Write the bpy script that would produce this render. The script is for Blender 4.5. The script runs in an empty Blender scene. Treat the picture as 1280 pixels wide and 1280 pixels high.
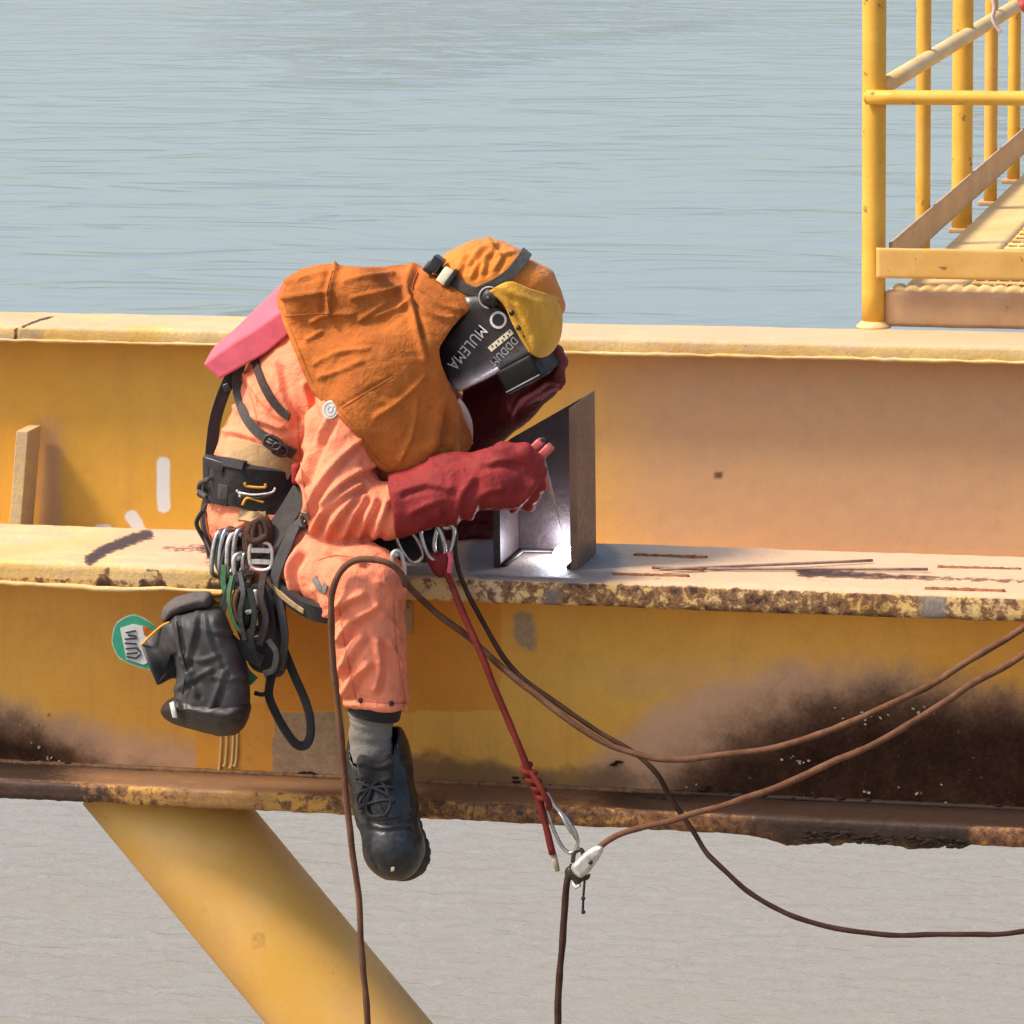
import bpy, bmesh, math, random
import numpy as np
from mathutils import Vector, Matrix
from mathutils.bvhtree import BVHTree

random.seed(7)
SC = bpy.context.scene
COL = SC.collection

# ------------------------------------------------------------------ camera
FPX = 5230.0                       # focal length in photo pixels (1280 wide)
YAW, PITCH, ROLL = math.radians(13.5), math.radians(10.8), math.radians(0.8)
fw = Vector((-math.sin(YAW)*math.cos(PITCH), math.cos(YAW)*math.cos(PITCH), -math.sin(PITCH)))
rt0 = Vector((math.cos(YAW), math.sin(YAW), 0))
up0 = rt0.cross(fw)
rt = rt0*math.cos(ROLL) - up0*math.sin(ROLL)
up = up0*math.cos(ROLL) + rt0*math.sin(ROLL)
def ray(px, py):
    return (fw + rt*((px-640)/FPX) + up*((640-py)/FPX)).normalized()
CAM = -ray(640, 722)*8.7           # world origin: front top edge of the girder
def P(px, py, y):                  # a point of the place seen at that pixel, y metres behind the girder's front edge
    d = ray(px, py); return CAM + d*((y-CAM.y)/d.y)
def PZ(px, py, z):
    d = ray(px, py); return CAM + d*((z-CAM.z)/d.z)
def proj(v):                       # (n,3) -> pixel coordinates
    v = np.asarray(v, dtype=np.float64) - np.array(CAM)
    z = v @ np.array(fw)
    return 640 + FPX*(v @ np.array(rt))/z, 640 - FPX*(v @ np.array(up))/z

cd = bpy.data.cameras.new('camera'); cam = bpy.data.objects.new('camera', cd); COL.objects.link(cam)
cd.sensor_width = 36; cd.lens = FPX/1280*36; cd.clip_start = 0.1; cd.clip_end = 20000
cam.matrix_world = Matrix(((rt.x, up.x, -fw.x, CAM.x), (rt.y, up.y, -fw.y, CAM.y), (rt.z, up.z, -fw.z, CAM.z), (0, 0, 0, 1)))
SC.camera = cam
SC.render.resolution_x = SC.render.resolution_y = 1024

# ------------------------------------------------------------------ daylight
SUN_EL, SUN_AZ = math.radians(53), math.radians(66)     # azimuth from -Y towards -X
sv = Vector((-math.sin(SUN_AZ)*math.cos(SUN_EL), -math.cos(SUN_AZ)*math.cos(SUN_EL), math.sin(SUN_EL)))
W = bpy.data.worlds.new('World'); SC.world = W; W.use_nodes = True
wn = W.node_tree.nodes; wn.clear()
sky = wn.new('ShaderNodeTexSky'); sky.sky_type = 'NISHITA'; sky.sun_disc = False
sky.sun_elevation = SUN_EL; sky.sun_rotation = math.atan2(sv.x, sv.y)
sky.air_density = 1.0; sky.dust_density = 3.0; sky.ozone_density = 0.5
bg = wn.new('ShaderNodeBackground'); bg.inputs[1].default_value = 0.15
wo = wn.new('ShaderNodeOutputWorld')
W.node_tree.links.new(sky.outputs[0], bg.inputs[0]); W.node_tree.links.new(bg.outputs[0], wo.inputs[0])
sl = bpy.data.lights.new('sun', 'SUN'); sl.energy = 3.2; sl.angle = math.radians(11.0); sl.color = (1.0, 0.89, 0.73)
so = bpy.data.objects.new('sun', sl); COL.objects.link(so); so.location = (-6, -4, 12)
so.rotation_euler = (-sv).to_track_quat('-Z', 'Y').to_euler()
vs = SC.view_settings
vs.view_transform = 'Standard'; vs.look = 'None'; vs.gamma = 1.0; vs.use_curve_mapping = False; vs.exposure = 0.70
SC.render.engine = 'CYCLES'
SC.cycles.use_denoising = True; SC.cycles.max_bounces = 6; SC.cycles.sample_clamp_indirect = 6

# ------------------------------------------------------------------ noise
_tab = np.random.RandomState(3).rand(1 << 16).astype(np.float32)
def vnoise(p, seed=0):
    p = np.asarray(p, dtype=np.float64); i = np.floor(p).astype(np.int64); f = p - i; f = f*f*(3-2*f)
    def h(a, b, c):
        return _tab[((i[:, 0]+a)*73856093 ^ (i[:, 1]+b)*19349663 ^ (i[:, 2]+c)*83492791 ^ seed*7919) & 0xffff]
    x, y, z = f[:, 0], f[:, 1], f[:, 2]
    l = lambda a, b, t: a + (b-a)*t
    return l(l(l(h(0,0,0), h(1,0,0), x), l(h(0,1,0), h(1,1,0), x), y), l(l(h(0,0,1), h(1,0,1), x), l(h(0,1,1), h(1,1,1), x), y), z)
def fbm(p, seed=0, oct=3):
    s = 0; a = .5
    for o in range(oct):
        s = s + a*vnoise(np.asarray(p)*(2**o) + 13.7*o, seed+o); a *= .5
    return s/(1-.5**oct)
def sstep(a, b, x):
    t = np.clip((x-a)/(b-a), 0, 1); return t*t*(3-2*t)

# ------------------------------------------------------------------ materials
class NT:
    def __init__(s, name):
        s.m = bpy.data.materials.new(name); s.m.use_nodes = True
        s.t = s.m.node_tree; s.n = s.t.nodes; s.n.clear()
        s.out = s.n.new('ShaderNodeOutputMaterial'); s.b = s.n.new('ShaderNodeBsdfPrincipled')
        s.t.links.new(s.b.outputs[0], s.out.inputs[0])
        s.co = s.n.new('ShaderNodeNewGeometry').outputs['Position']
    def L(s, a, b): s.t.links.new(a, b)
    def val(s, sock, v):
        if isinstance(v, bpy.types.NodeSocket): s.L(v, sock)
        elif isinstance(v, (tuple, list)) and len(v) == 3 and sock.type == 'RGBA': sock.default_value = (*v, 1)
        else: sock.default_value = v
    def mapping(s, scale, rot=(0, 0, 0), src=None):
        m = s.n.new('ShaderNodeMapping'); s.L(src or s.co, m.inputs[0]); m.inputs[3].default_value = scale; m.inputs[2].default_value = rot; return m.outputs[0]
    def noise(s, scale, detail=4, rough=.55, vec=None, dist=0):
        n = s.n.new('ShaderNodeTexNoise'); s.L(vec or s.co, n.inputs[0]); n.inputs['Scale'].default_value = scale
        n.inputs['Detail'].default_value = detail; n.inputs['Roughness'].default_value = rough; n.inputs['Distortion'].default_value = dist
        return n.outputs[0]
    def wave(s, scale, vec, dist=0, bands='X'):
        n = s.n.new('ShaderNodeTexWave'); n.bands_direction = bands; s.L(vec, n.inputs[0]); n.inputs['Scale'].default_value = scale; n.inputs['Distortion'].default_value = dist
        return n.outputs[1]
    def ramp(s, x, a, b, lo=0., hi=1.):
        n = s.n.new('ShaderNodeMapRange'); n.interpolation_type = 'SMOOTHSTEP'; s.val(n.inputs[0], x)
        for k, v in zip((1, 2, 3, 4), (a, b, lo, hi)): n.inputs[k].default_value = v
        return n.outputs[0]
    def math(s, op, a, b=0.):
        n = s.n.new('ShaderNodeMath'); n.operation = op; s.val(n.inputs[0], a); s.val(n.inputs[1], b); return n.outputs[0]
    def mix(s, f, a, b):
        n = s.n.new('ShaderNodeMix'); n.data_type = 'RGBA'; s.val(n.inputs[0], f); s.val(n.inputs[6], a); s.val(n.inputs[7], b); return n.outputs[2]
    def attr(s, name):
        n = s.n.new('ShaderNodeAttribute'); n.attribute_name = name; return n.outputs['Fac']
    def bump(s, h, strength=.3, dist=.01, prev=None):
        n = s.n.new('ShaderNodeBump'); s.L(h, n.inputs['Height']); n.inputs['Strength'].default_value = strength; n.inputs['Distance'].default_value = dist
        if prev: s.L(prev, n.inputs['Normal'])
        return n.outputs[0]
    def fin(s, col=None, rough=.6, normal=None, metal=0., spec=.5, **kw):
        if col is not None: s.val(s.b.inputs['Base Color'], col)
        s.val(s.b.inputs['Roughness'], rough); s.val(s.b.inputs['Metallic'], metal); s.b.inputs['Specular IOR Level'].default_value = spec
        if normal: s.L(normal, s.b.inputs['Normal'])
        for k, v in kw.items(): s.val(s.b.inputs[k.replace('_', ' ')], v)
        return s.m
def sc(c, f): return tuple(x*f for x in c)
def fabric(name, c, rough=.85, var=.25, fine=900, finestr=.25, crease=28, creasestr=.35, dirt=(.12, .08, .06), dirtamt=.35, sheen=.1, ridge=0.):
    t = NT(name)
    n1 = t.noise(9, 5, .6); n2 = t.noise(crease, 6, .65, dist=.6); n3 = t.noise(fine, 2)
    col = t.mix(t.ramp(n1, .3, .7), sc(c, 1-var), sc(c, 1+var*.4))
    col = t.mix(t.math('MULTIPLY', t.ramp(t.noise(14, 6, .7), .56, .78), dirtamt), col, dirt)
    nb = t.bump(n2, creasestr, .02); nb = t.bump(n3, finestr, .002, nb)
    for s_, v_, a_ in ((crease*.45, (1, 1, 1.5), 1.), (crease*.8, (1.5, 1.2, .8), .6)) if ridge else ():
        c_ = t.noise(s_, 2, .5, vec=t.mapping(v_, (.3, .5, .7)), dist=1.3)
        c_ = t.math('POWER', t.math('SUBTRACT', 1., t.math('ABSOLUTE', t.math('SUBTRACT', t.math('MULTIPLY', c_, 2.), 1.))), 7.)
        nb = t.bump(c_, ridge*a_, .006, nb)
    return t.fin(col, rough, nb, spec=.25, Sheen_Weight=sheen)
def plain(name, c, rough=.5, metal=0., var=.2, scale=60, bs=.15, spec=.5, dirt=None, dirtamt=.5):
    t = NT(name); n = t.noise(scale, 5, .6)
    col = t.mix(t.ramp(n, .3, .7), sc(c, 1-var), sc(c, 1+var*.5))
    if dirt: col = t.mix(t.math('MULTIPLY', t.ramp(t.noise(scale*.4, 6, .7), .5, .7), dirtamt), col, dirt)
    return t.fin(col, t.ramp(n, .2, .8, rough*.85, min(1, rough*1.15)), t.bump(n, bs, .003), metal, spec)

M = {}
YEL = (.71, .318, .032)
M['coral'] = fabric('coral_fabric', (.86, .255, .135), var=.18, crease=26, creasestr=.42, ridge=.16, dirt=(.42, .15, .09), dirtamt=.55, sheen=0., fine=420, finestr=.18)
M['suede'] = fabric('orange_suede', (.46, .128, .021), var=.3, crease=34, creasestr=.40, ridge=.14, dirt=(.22, .055, .010), dirtamt=.7, sheen=0., fine=300, finestr=.2)
M['hood'] = fabric('orange_hood_cloth', (.62, .195, .025), var=.25, crease=34, creasestr=.4, ridge=.14, dirt=(.42, .12, .02), dirtamt=.5, sheen=.15)
M['lining'] = fabric('pale_lining', (.55, .42, .36), var=.15, dirtamt=.3)
M['glove'] = fabric('red_leather', (.25, .022, .022), rough=.7, var=.3, crease=30, creasestr=.3, fine=350, finestr=.25, dirt=(.10, .015, .012), dirtamt=.7, sheen=0.)
M['darkglove'] = fabric('maroon_leather', (.15, .020, .018), rough=.6, var=.3, crease=30, creasestr=.3, fine=350, sheen=0., dirt=(.05, .01, .01), dirtamt=.5)
M['yleather'] = fabric('yellow_leather', (.68, .33, .03), rough=.7, var=.25, crease=26, creasestr=.5, fine=500, dirt=(.42, .16, .03), dirtamt=.6)
M['nylon'] = fabric('black_nylon', (.018, .016, .017), rough=.7, var=.3, dirtamt=.2, dirt=(.07, .05, .04))
M['grey_web'] = fabric('grey_webbing', (.055, .049, .047), rough=.75, var=.2, dirt=(.04, .03, .03))
M['brown_web'] = fabric('dark_brown_webbing', (.04, .026, .022), rough=.75, var=.3)
M['tan'] = fabric('tan_cloth', (.42, .27, .13), rough=.85, var=.2)
M['seam'] = fabric('coral_seam', (.62, .16, .08), var=.2)
M['cape_seam'] = fabric('cape_seam', (.36, .10, .016), var=.2)
M['sock'] = fabric('grey_sock', (.20, .185, .16), var=.2, fine=300, finestr=.6)
M['pink'] = plain('pink_foam', (.68, .12, .16), .8, var=.15, scale=30, bs=.1, spec=.2, dirt=(.5, .13, .14), dirtamt=.5)
M['blackplastic'] = plain('black_plastic', (.020, .016, .016), .38, var=.3, scale=40, bs=.05, dirt=(.05, .035, .03), dirtamt=.5)
t = NT('sheen_edged_black_shell'); n = t.noise(40, 6, .7); w_ = t.math('MULTIPLY', t.attr('edge_sheen'), t.ramp(n, .25, .6, .55, 1.))  # black shell, a pale sky highlight painted along its rounded edge
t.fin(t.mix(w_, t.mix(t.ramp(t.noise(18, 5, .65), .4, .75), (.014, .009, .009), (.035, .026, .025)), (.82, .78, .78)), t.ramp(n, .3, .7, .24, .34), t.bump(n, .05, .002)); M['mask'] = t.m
M['lens'] = plain('dark_lens_housing', (.009, .007, .007), .6, var=.3, scale=40, spec=.25)
M['white'] = plain('white_paint_marker', (.72, .66, .64), .7, var=.1)
M['greymark'] = plain('grey_marker', (.36, .33, .31), .7, var=.2)
M['cream'] = plain('cream_plastic', (.80, .70, .48), .5, var=.1)
M['steel'] = plain('worn_steel', (.47, .45, .43), .32, 1., var=.3, scale=80, dirt=(.25, .2, .16), dirtamt=.4)
M['alloy'] = plain('scuffed_alloy', (.60, .57, .52), .45, .6, var=.25, scale=70, dirt=(.2, .15, .11), dirtamt=.6)
M['darksteel'] = plain('dark_steel', (.06, .05, .045), .45, .7, var=.3)
M['green'] = plain('green_webbing', (.04, .13, .05), .7, var=.3)
M['dgreen'] = plain('dark_green_anodised', (.015, .035, .018), .35, .3, var=.3)
M['boot'] = plain('black_boot_leather', (.014, .014, .015), .36, var=.4, scale=50, bs=.3, dirt=(.07, .065, .06), dirtamt=.4)
M['sole'] = plain('rubber_sole', (.030, .024, .020), .8, var=.3, scale=60, dirt=(.09, .065, .05), dirtamt=.6)
M['vinyl'] = plain('black_vinyl', (.044, .042, .042), .58, var=.35, scale=22, bs=.4, dirt=(.10, .085, .075), dirtamt=.6, spec=.35)
M['vinyl_dark'] = plain('black_vinyl_base', (.022, .015, .012), .5, var=.25, scale=30, bs=.15)
M['rimcloth'] = plain('charcoal_rim_fabric', (.085, .066, .058), .8, var=.25, scale=120, bs=.3)
M['labelgreen'] = plain('green_label', (.02, .24, .13), .5, var=.1)
M['labelgrey'] = plain('label_white', (.50, .50, .47), .5, var=.1)
M['rod'] = plain('welding_rod_coating', (.27, .17, .13), .7, var=.3)
M['rodpale'] = plain('grey_flux_coating', (.36, .30, .28), .7, var=.2)  # paler, greyer coating for the electrode
M['holder'] = plain('pink_red_handle', (.50, .085, .08), .45, var=.2)
M['rodtip'] = plain('taped_rope_tip', (.45, .33, .22), .7, var=.3)

def rope_mat(name, c, c2):
    t = NT(name); uv = t.n.new('ShaderNodeUVMap').outputs[0]
    w = t.wave(1.0, t.mapping((1, 1, 1), src=uv), 0, 'DIAGONAL')
    n = t.noise(22, 5, .65)
    col = t.mix(t.ramp(n, .35, .7), c, c2); col = t.mix(t.ramp(w, .2, .8, .35, 0), col, sc(c, .45))
    return t.fin(col, .8, t.bump(w, .5, .002), spec=.2)
M['rope'] = rope_mat('brown_rope', (.115, .048, .026), (.20, .095, .052))
M['rope_dark'] = rope_mat('dark_brown_rope', (.05, .022, .015), (.09, .042, .026))
M['rope_red'] = rope_mat('red_rope', (.17, .020, .016), (.25, .036, .024))

def girder_web_mat():
    t = NT('weathered_yellow_paint_web')
    big = t.noise(2.2, 5, .6); med = t.noise(14, 6, .65); fine = t.noise(120, 5, .7); streak = t.noise(5, 6, .65, vec=t.mapping((3, 3, .35)))
    col = t.mix(t.ramp(big, .3, .7), YEL, (.76, .375, .055))
    col = t.mix(t.ramp(streak, .45, .75, 0, .35), col, (.52, .23, .05))
    col = t.mix(t.math('MULTIPLY', t.attr('patch_shade'), .85), col, (.66, .235, .014))
    col = t.mix(t.math('MULTIPLY', t.attr('yellower'), .5), col, (.62, .36, .04))  # yellower tone mixed into the paint
    # dull mauve smoke layer and the stiffener's painted shade, then soot
    hal = t.math('ADD', t.attr('film_shade'), t.math('MULTIPLY', t.math('SUBTRACT', med, .5), .2))
    col = t.mix(t.ramp(hal, .15, .95, 0, .8), col, (.52, .30, .19))
    st = t.math('ADD', t.attr('soot'), t.math('MULTIPLY', t.math('SUBTRACT', fine, .5), .4))
    st = t.math('ADD', st, t.math('MULTIPLY', t.math('SUBTRACT', med, .5), .5))
    col = t.mix(t.ramp(st, -.1, .75, 0, .9), col, (.15, .075, .045)); col = t.mix(t.ramp(st, .25, 1.15, 0, .97), col, (.018, .007, .004))
    sp = t.math('MULTIPLY', t.ramp(t.noise(75, 3, .6), .66, .74), t.ramp(t.attr('soot'), .3, .8, 0, .55))
    col = t.mix(sp, col, (.30, .16, .06))
    g = t.math('ADD', t.attr('grey'), t.math('MULTIPLY', t.math('SUBTRACT', med, .5), .8))
    col = t.mix(t.ramp(g, .35, .7, 0, .8), col, t.mix(t.ramp(fine, .35, .65), (.24, .17, .115), (.36, .28, .20)))
    wv = t.math('ADD', t.attr('white'), t.math('MULTIPLY', t.math('SUBTRACT', fine, .5), .5))
    col = t.mix(t.ramp(wv, .3, .7, 0, .92), col, (.70, .68, .66))
    d = t.math('ADD', t.attr('dirt'), t.math('MULTIPLY', t.math('SUBTRACT', med, .5), 1.0))
    col = t.mix(t.ramp(d, .3, 1., 0, .85), col, (.17, .085, .04))
    chips = t.math('MULTIPLY', t.ramp(t.noise(26, 5, .75), .70, .73), t.ramp(t.noise(4), .45, .6))
    col = t.mix(chips, col, (.14, .07, .035))
    nb = t.bump(big, .15, .02); nb = t.bump(fine, .10, .003, nb)
    sp_ = t.ramp(t.attr('soot'), .1, .8, .38, .04)
    r = t.fin(col, t.math('MAXIMUM', t.ramp(med, .3, .7, .42, .6), t.ramp(t.attr('soot'), .1, .7, .3, .9)), nb); t.L(sp_, t.b.inputs['Specular IOR Level']); return r
M['web'] = girder_web_mat()
def flange_mat(name, c1, c2, rubc):
    t = NT(name)
    med = t.noise(11, 7, .7); fine = t.noise(90, 5, .7); st = t.noise(7, 6, .7, vec=t.mapping((.7, 3, 3)))
    col = t.mix(t.ramp(t.noise(3, 4), .35, .65), c1, c2)
    col = t.mix(t.attr('yel'), col, (.64, .33, .05))
    col = t.mix(t.ramp(fine, .4, .75, 0, .5), col, (.46, .26, .08))
    rub = t.math('ADD', t.math('ADD', st, t.math('MULTIPLY', med, .6)), t.math('MULTIPLY', t.attr('bare'), .55))
    col = t.mix(t.ramp(rub, .78, 1.15, 0, .85), col, rubc)
    blot = t.noise(42, 5, .7, dist=.4)
    rr = t.math('ADD', t.math('MULTIPLY', t.attr('rust'), .75), t.math('ADD', t.math('MULTIPLY', blot, .75), t.math('MULTIPLY', med, .25)))
    col = t.mix(t.ramp(rr, .86, .95, 0, .9), col, t.mix(t.ramp(fine, .4, .6), (.09, .035, .016), (.22, .085, .035)))
    col = t.mix(t.ramp(rr, .98, 1.06, 0, .9), col, (.035, .018, .013))
    gz = t.math('ADD', t.attr('grey'), t.math('MULTIPLY', t.math('SUBTRACT', med, .5), .7))
    col = t.mix(t.ramp(gz, .3, .7, 0, .9), col, (.21, .175, .15))
    dk = t.math('ADD', t.attr('soot'), t.math('MULTIPLY', t.math('SUBTRACT', fine, .5), .8))
    col = t.mix(t.ramp(dk, .3, .8, 0, .95), col, (.022, .010, .006))
    nb = t.bump(med, .35, .012); nb = t.bump(fine, .4, .004, nb)
    return t.fin(col, .62, nb, spec=.35)
M['flange'] = flange_mat('worn_yellow_paint_flange', (.62, .37, .09), (.70, .49, .20), (.52, .34, .22))
M['flange_low'] = flange_mat('grimy_shaded_lower_flange_paint', (.29, .14, .042), (.22, .105, .038), (.17, .092, .052))  # browns hold grime and the painted shade of the lower ledge
def tube_mat(name, c, c2, chip=.615, stain=.35):
    t = NT(name); n = t.noise(5, 6, .65); f = t.noise(60, 5, .7)
    col = t.mix(t.ramp(n, .3, .7), c, c2)
    col = t.mix(t.ramp(t.noise(18, 6, .75), chip, chip+.05, 0, .85), col, (.15, .07, .03))
    col = t.mix(t.ramp(f, .5, .8, 0, .25), col, (.40, .22, .08))
    s1 = t.noise(2.6, 5, .6, vec=t.mapping((1, 1, .6))); col = t.mix(t.ramp(s1, .5, .72, 0, stain), col, (.50, .26, .09)); col = t.mix(t.ramp(t.noise(7, 6, .7, dist=.5), .62, .74, 0, stain), col, (.34, .15, .05))
    return t.fin(col, t.ramp(f, .3, .7, .4, .6), t.bump(f, .12, .003), spec=.4)
M['tube'] = tube_mat('yellow_tube_paint', (.62, .32, .03), (.70, .40, .055))
M['brace'] = tube_mat('yellow_brace_paint', (.70, .37, .06), (.74, .42, .12), .66, .6)
M['toe'] = tube_mat('dull_toe_board_paint', (.55, .30, .06), (.62, .37, .11), .64)
M['channel'] = tube_mat('rust_stained_channel_paint', (.36, .21, .11), (.47, .29, .15), .62)
M['grate'] = tube_mat('sun_bleached_grating_paint', (.62, .40, .14), (.70, .50, .24), .72)
def stub_mat():
    t = NT('mill_scale_steel'); n = t.noise(8, 6, .65); f = t.noise(90, 5, .7); v = t.noise(9, 6, .65)
    col = t.mix(t.ramp(n, .35, .65), (.028, .018, .018), (.055, .036, .034))
    col = t.mix(t.ramp(v, .55, .85, 0, .5), col, (.12, .06, .035))
    col = t.mix(t.attr('rust'), col, t.mix(t.ramp(v, .35, .65), (.15, .082, .054), (.20, .115, .075)))
    return t.fin(col, t.ramp(f, .3, .7, .35, .55), t.bump(f, .2, .003), .35)
M['stub'] = stub_mat()
def crust_mat():
    return plain('black_rust_crust', (.030, .018, .014), .9, var=.5, scale=120, bs=.6, spec=.15)
M['crust'] = crust_mat()
M['rustscar'] = plain('orange_brown_rust', (.26, .11, .05), .9, var=.45, scale=90, bs=.5, spec=.15)
def water_mat():
    t = NT('river_water')
    a = t.mapping((.70, 1.7, 1), (0, 0, math.radians(12)))
    b = t.mapping((.8, 2.0, 1), (0, 0, math.radians(-9)))
    sx = t.n.new('ShaderNodeSeparateXYZ'); t.L(t.co, sx.inputs[0])
    n1 = t.noise(.19, 2, .45, vec=a, dist=1.0); n2 = t.noise(1.1, 3, .5, vec=b, dist=.8); n3 = t.noise(.028, 3, .5, vec=t.mapping((1, .45, 1)))
    n1 = t.math('SUBTRACT', 1., t.math('ABSOLUTE', t.math('SUBTRACT', t.math('MULTIPLY', n1, 2.), 1.)))
    h = t.math('ADD', t.math('POWER', n1, 1.6), t.math('MULTIPLY', n2, .07)); h = t.math('MULTIPLY', h, t.ramp(n3, .44, .60, .14, 1.)); h = t.math('MULTIPLY', h, t.ramp(sx.outputs[1], 45, 100, .30, 1.))
    n4 = t.noise(2.6, 4, .6, vec=t.mapping((.8, 1.4, 1), (0, 0, .5)), dist=.6); h = t.math('ADD', h, t.math('MULTIPLY', n4, t.ramp(sx.outputs[1], 45, 90, .10, .0)))
    nb = t.bump(h, 1.0, .42)
    col = t.mix(t.ramp(t.math('ADD', sx.outputs[1], t.math('MULTIPLY', n3, 30.)), 55, 95), (.225, .190, .140), (.160, .182, .162))  # cooler colour far out stands in for the reflected sky
    return t.fin(col, .18, nb, spec=.5)
M['water'] = water_mat()
t = NT('arc_light'); t.fin((1, 1, 1), .5, Emission_Color=(.86, .88, 1.0), Emission_Strength=45.); M['arc'] = t.m

# ------------------------------------------------------------------ objects
WLOC = {}
def finish(o, parent, origin):
    po = WLOC[parent.name] if parent else Vector((0, 0, 0))
    o.location = origin - po; WLOC[o.name] = origin.copy()
    if parent: o.parent = parent
def thing(name, label, cat, loc, group=None):
    o = bpy.data.objects.new(name, None); COL.objects.link(o); o.empty_display_size = .1
    finish(o, None, Vector(loc)); tag(o, label, cat, group); return o
def tag(o, label, cat=None, group=None, kind=None):
    if label: o['label'] = label
    if cat: o['category'] = cat
    if group: o['group'] = group
    if kind: o['kind'] = kind
    return o
def obj(name, verts, faces, m, parent=None, smooth=True, attrs=None, uvs=None, sharp=None):
    v = np.asarray(verts, dtype=np.float64)
    lo, hi = v.min(0), v.max(0); org = Vector(((lo[0]+hi[0])/2, (lo[1]+hi[1])/2, lo[2]))
    me = bpy.data.meshes.new(name)
    me.from_pydata((v - np.array(org)).tolist(), [], [list(f) for f in faces] if not isinstance(faces, np.ndarray) else faces.tolist())
    me.update()
    if smooth: me.polygons.foreach_set('use_smooth', [True]*len(me.polygons))
    if attrs:
        for k, a in attrs.items():
            at = me.attributes.new(k, 'FLOAT', 'POINT'); at.data.foreach_set('value', np.asarray(a, dtype=np.float32))
    if uvs is not None:
        ul = me.uv_layers.new(name='UVMap'); li = np.zeros(len(me.loops), dtype=np.int32); me.loops.foreach_get('vertex_index', li)
        ul.data.foreach_set('uv', np.asarray(uvs, dtype=np.float32)[li].ravel())
    if isinstance(m, str): m = M[m]
    me.materials.append(m)
    if sharp: me.set_sharp_from_angle(angle=sharp)
    o = bpy.data.objects.new(name, me); COL.objects.link(o); finish(o, parent, org); return o
class MB:
    def __init__(s): s.v = []; s.f = []
    def add(s, v, f):
        n = len(s.v); s.v += [tuple(x) for x in v]; s.f += [[i+n for i in q] for q in f]; return s
    def obj(s, name, m, parent=None, smooth=False, **k): return obj(name, s.v, s.f, m, parent, smooth, **k)
def box_vf(lo, hi, bev=.0):
    bm = bmesh.new(); bmesh.ops.create_cube(bm, size=1)
    for v in bm.verts:
        v.co = Vector([lo[i] + (v.co[i]+.5)*(hi[i]-lo[i]) for i in range(3)])
    if bev: bmesh.ops.bevel(bm, geom=bm.edges[:], offset=bev, segments=2, affect='EDGES', profile=.6)
    bm.verts.index_update(); r = ([v.co.copy() for v in bm.verts], [[v.index for v in f.verts] for f in bm.faces]); bm.free(); return r
def obox_vf(c, ax, half, bev=.0):     # oriented box: centre, three axes, half sizes
    v, f = box_vf([-h for h in half], half, bev)
    ax = [Vector(a).normalized() for a in ax]
    return [Vector(c) + ax[0]*p[0] + ax[1]*p[1] + ax[2]*p[2] for p in v], f
def catmull(pts, n=8, closed=False):
    pts = [Vector(p) for p in pts]; N = len(pts); out = []
    rng = range(N if closed else N-1)
    for i in rng:
        g = lambda k: pts[k % N] if closed else pts[max(0, min(N-1, k))]
        a, b, c, d = g(i-1), g(i), g(i+1), g(i+2)
        for j in range(n):
            t = j/n
            out.append(.5*((2*b) + (c-a)*t + (2*a-5*b+4*c-d)*t*t + (3*b-a-3*c+d)*t**3))
    if not closed: out.append(pts[-1])
    return out
def tube_vf(pts, r, seg=10, closed=False, caps=True):
    pts = [Vector(p) for p in pts]; N = len(pts); V = []; F = []; U = []
    rr = r if hasattr(r, '__len__') else [r]*N
    T = []
    for i in range(N):
        a = pts[(i-1) % N] if (closed or i > 0) else pts[0]; b = pts[(i+1) % N] if (closed or i < N-1) else pts[-1]
        T.append((b-a).normalized())
    nrm = T[0].orthogonal().normalized(); s = 0
    for i in range(N):
        nrm = (nrm - T[i]*nrm.dot(T[i])).normalized(); bi = T[i].cross(nrm)
        if i: s += (pts[i]-pts[i-1]).length
        for k in range(seg):
            a = 2*math.pi*k/seg; V.append(pts[i] + (nrm*math.cos(a) + bi*math.sin(a))*rr[i]); U.append((s/max(1e-6, rr[i])*.8, k/seg*6))
    for i in range(N if closed else N-1):
        j = (i+1) % N
        for k in range(seg): F.append([i*seg+k, i*seg+(k+1) % seg, j*seg+(k+1) % seg, j*seg+k])
    if caps and not closed:
        F.append(list(range(seg))[::-1]); F.append([(N-1)*seg+k for k in range(seg)])
    return V, F, U
def tube(name, pts, r, m, parent=None, seg=10, n=8, closed=False, smoothpts=True):
    q = catmull(pts, n, closed) if smoothpts else [Vector(p) for p in pts]
    if hasattr(r, '__len__') and smoothpts:
        r = list(np.interp(np.linspace(0, len(pts)-1, len(q)), range(len(pts)), r))
    V, F, U = tube_vf(q, r, seg, closed); return obj(name, V, F, m, parent, uvs=U)
def ribbon_vf(pts, nrms, w, th):
    N = len(pts); V = []; F = []
    for i in range(N):
        t = (pts[min(N-1, i+1)] - pts[max(0, i-1)]).normalized(); n = (nrms[i] - t*nrms[i].dot(t)).normalized(); b = t.cross(n)
        ww = (w[i] if hasattr(w, '__len__') else w)/2; p = pts[i]
        V += [p - b*ww + n*th*.2, p - b*ww*.94 + n*th*.55, p + n*th*.55, p + b*ww*.94 + n*th*.55, p + b*ww + n*th*.2, p + b*ww - n*th*.45, p - b*ww - n*th*.45]
    for i in range(N-1):
        for k in range(7): F.append([i*7+k, i*7+(k+1) % 7, i*7+7+(k+1) % 7, i*7+7+k])
    F.append(list(range(7))[::-1]); F.append([(N-1)*7+k for k in range(7)]); return V, F
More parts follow.
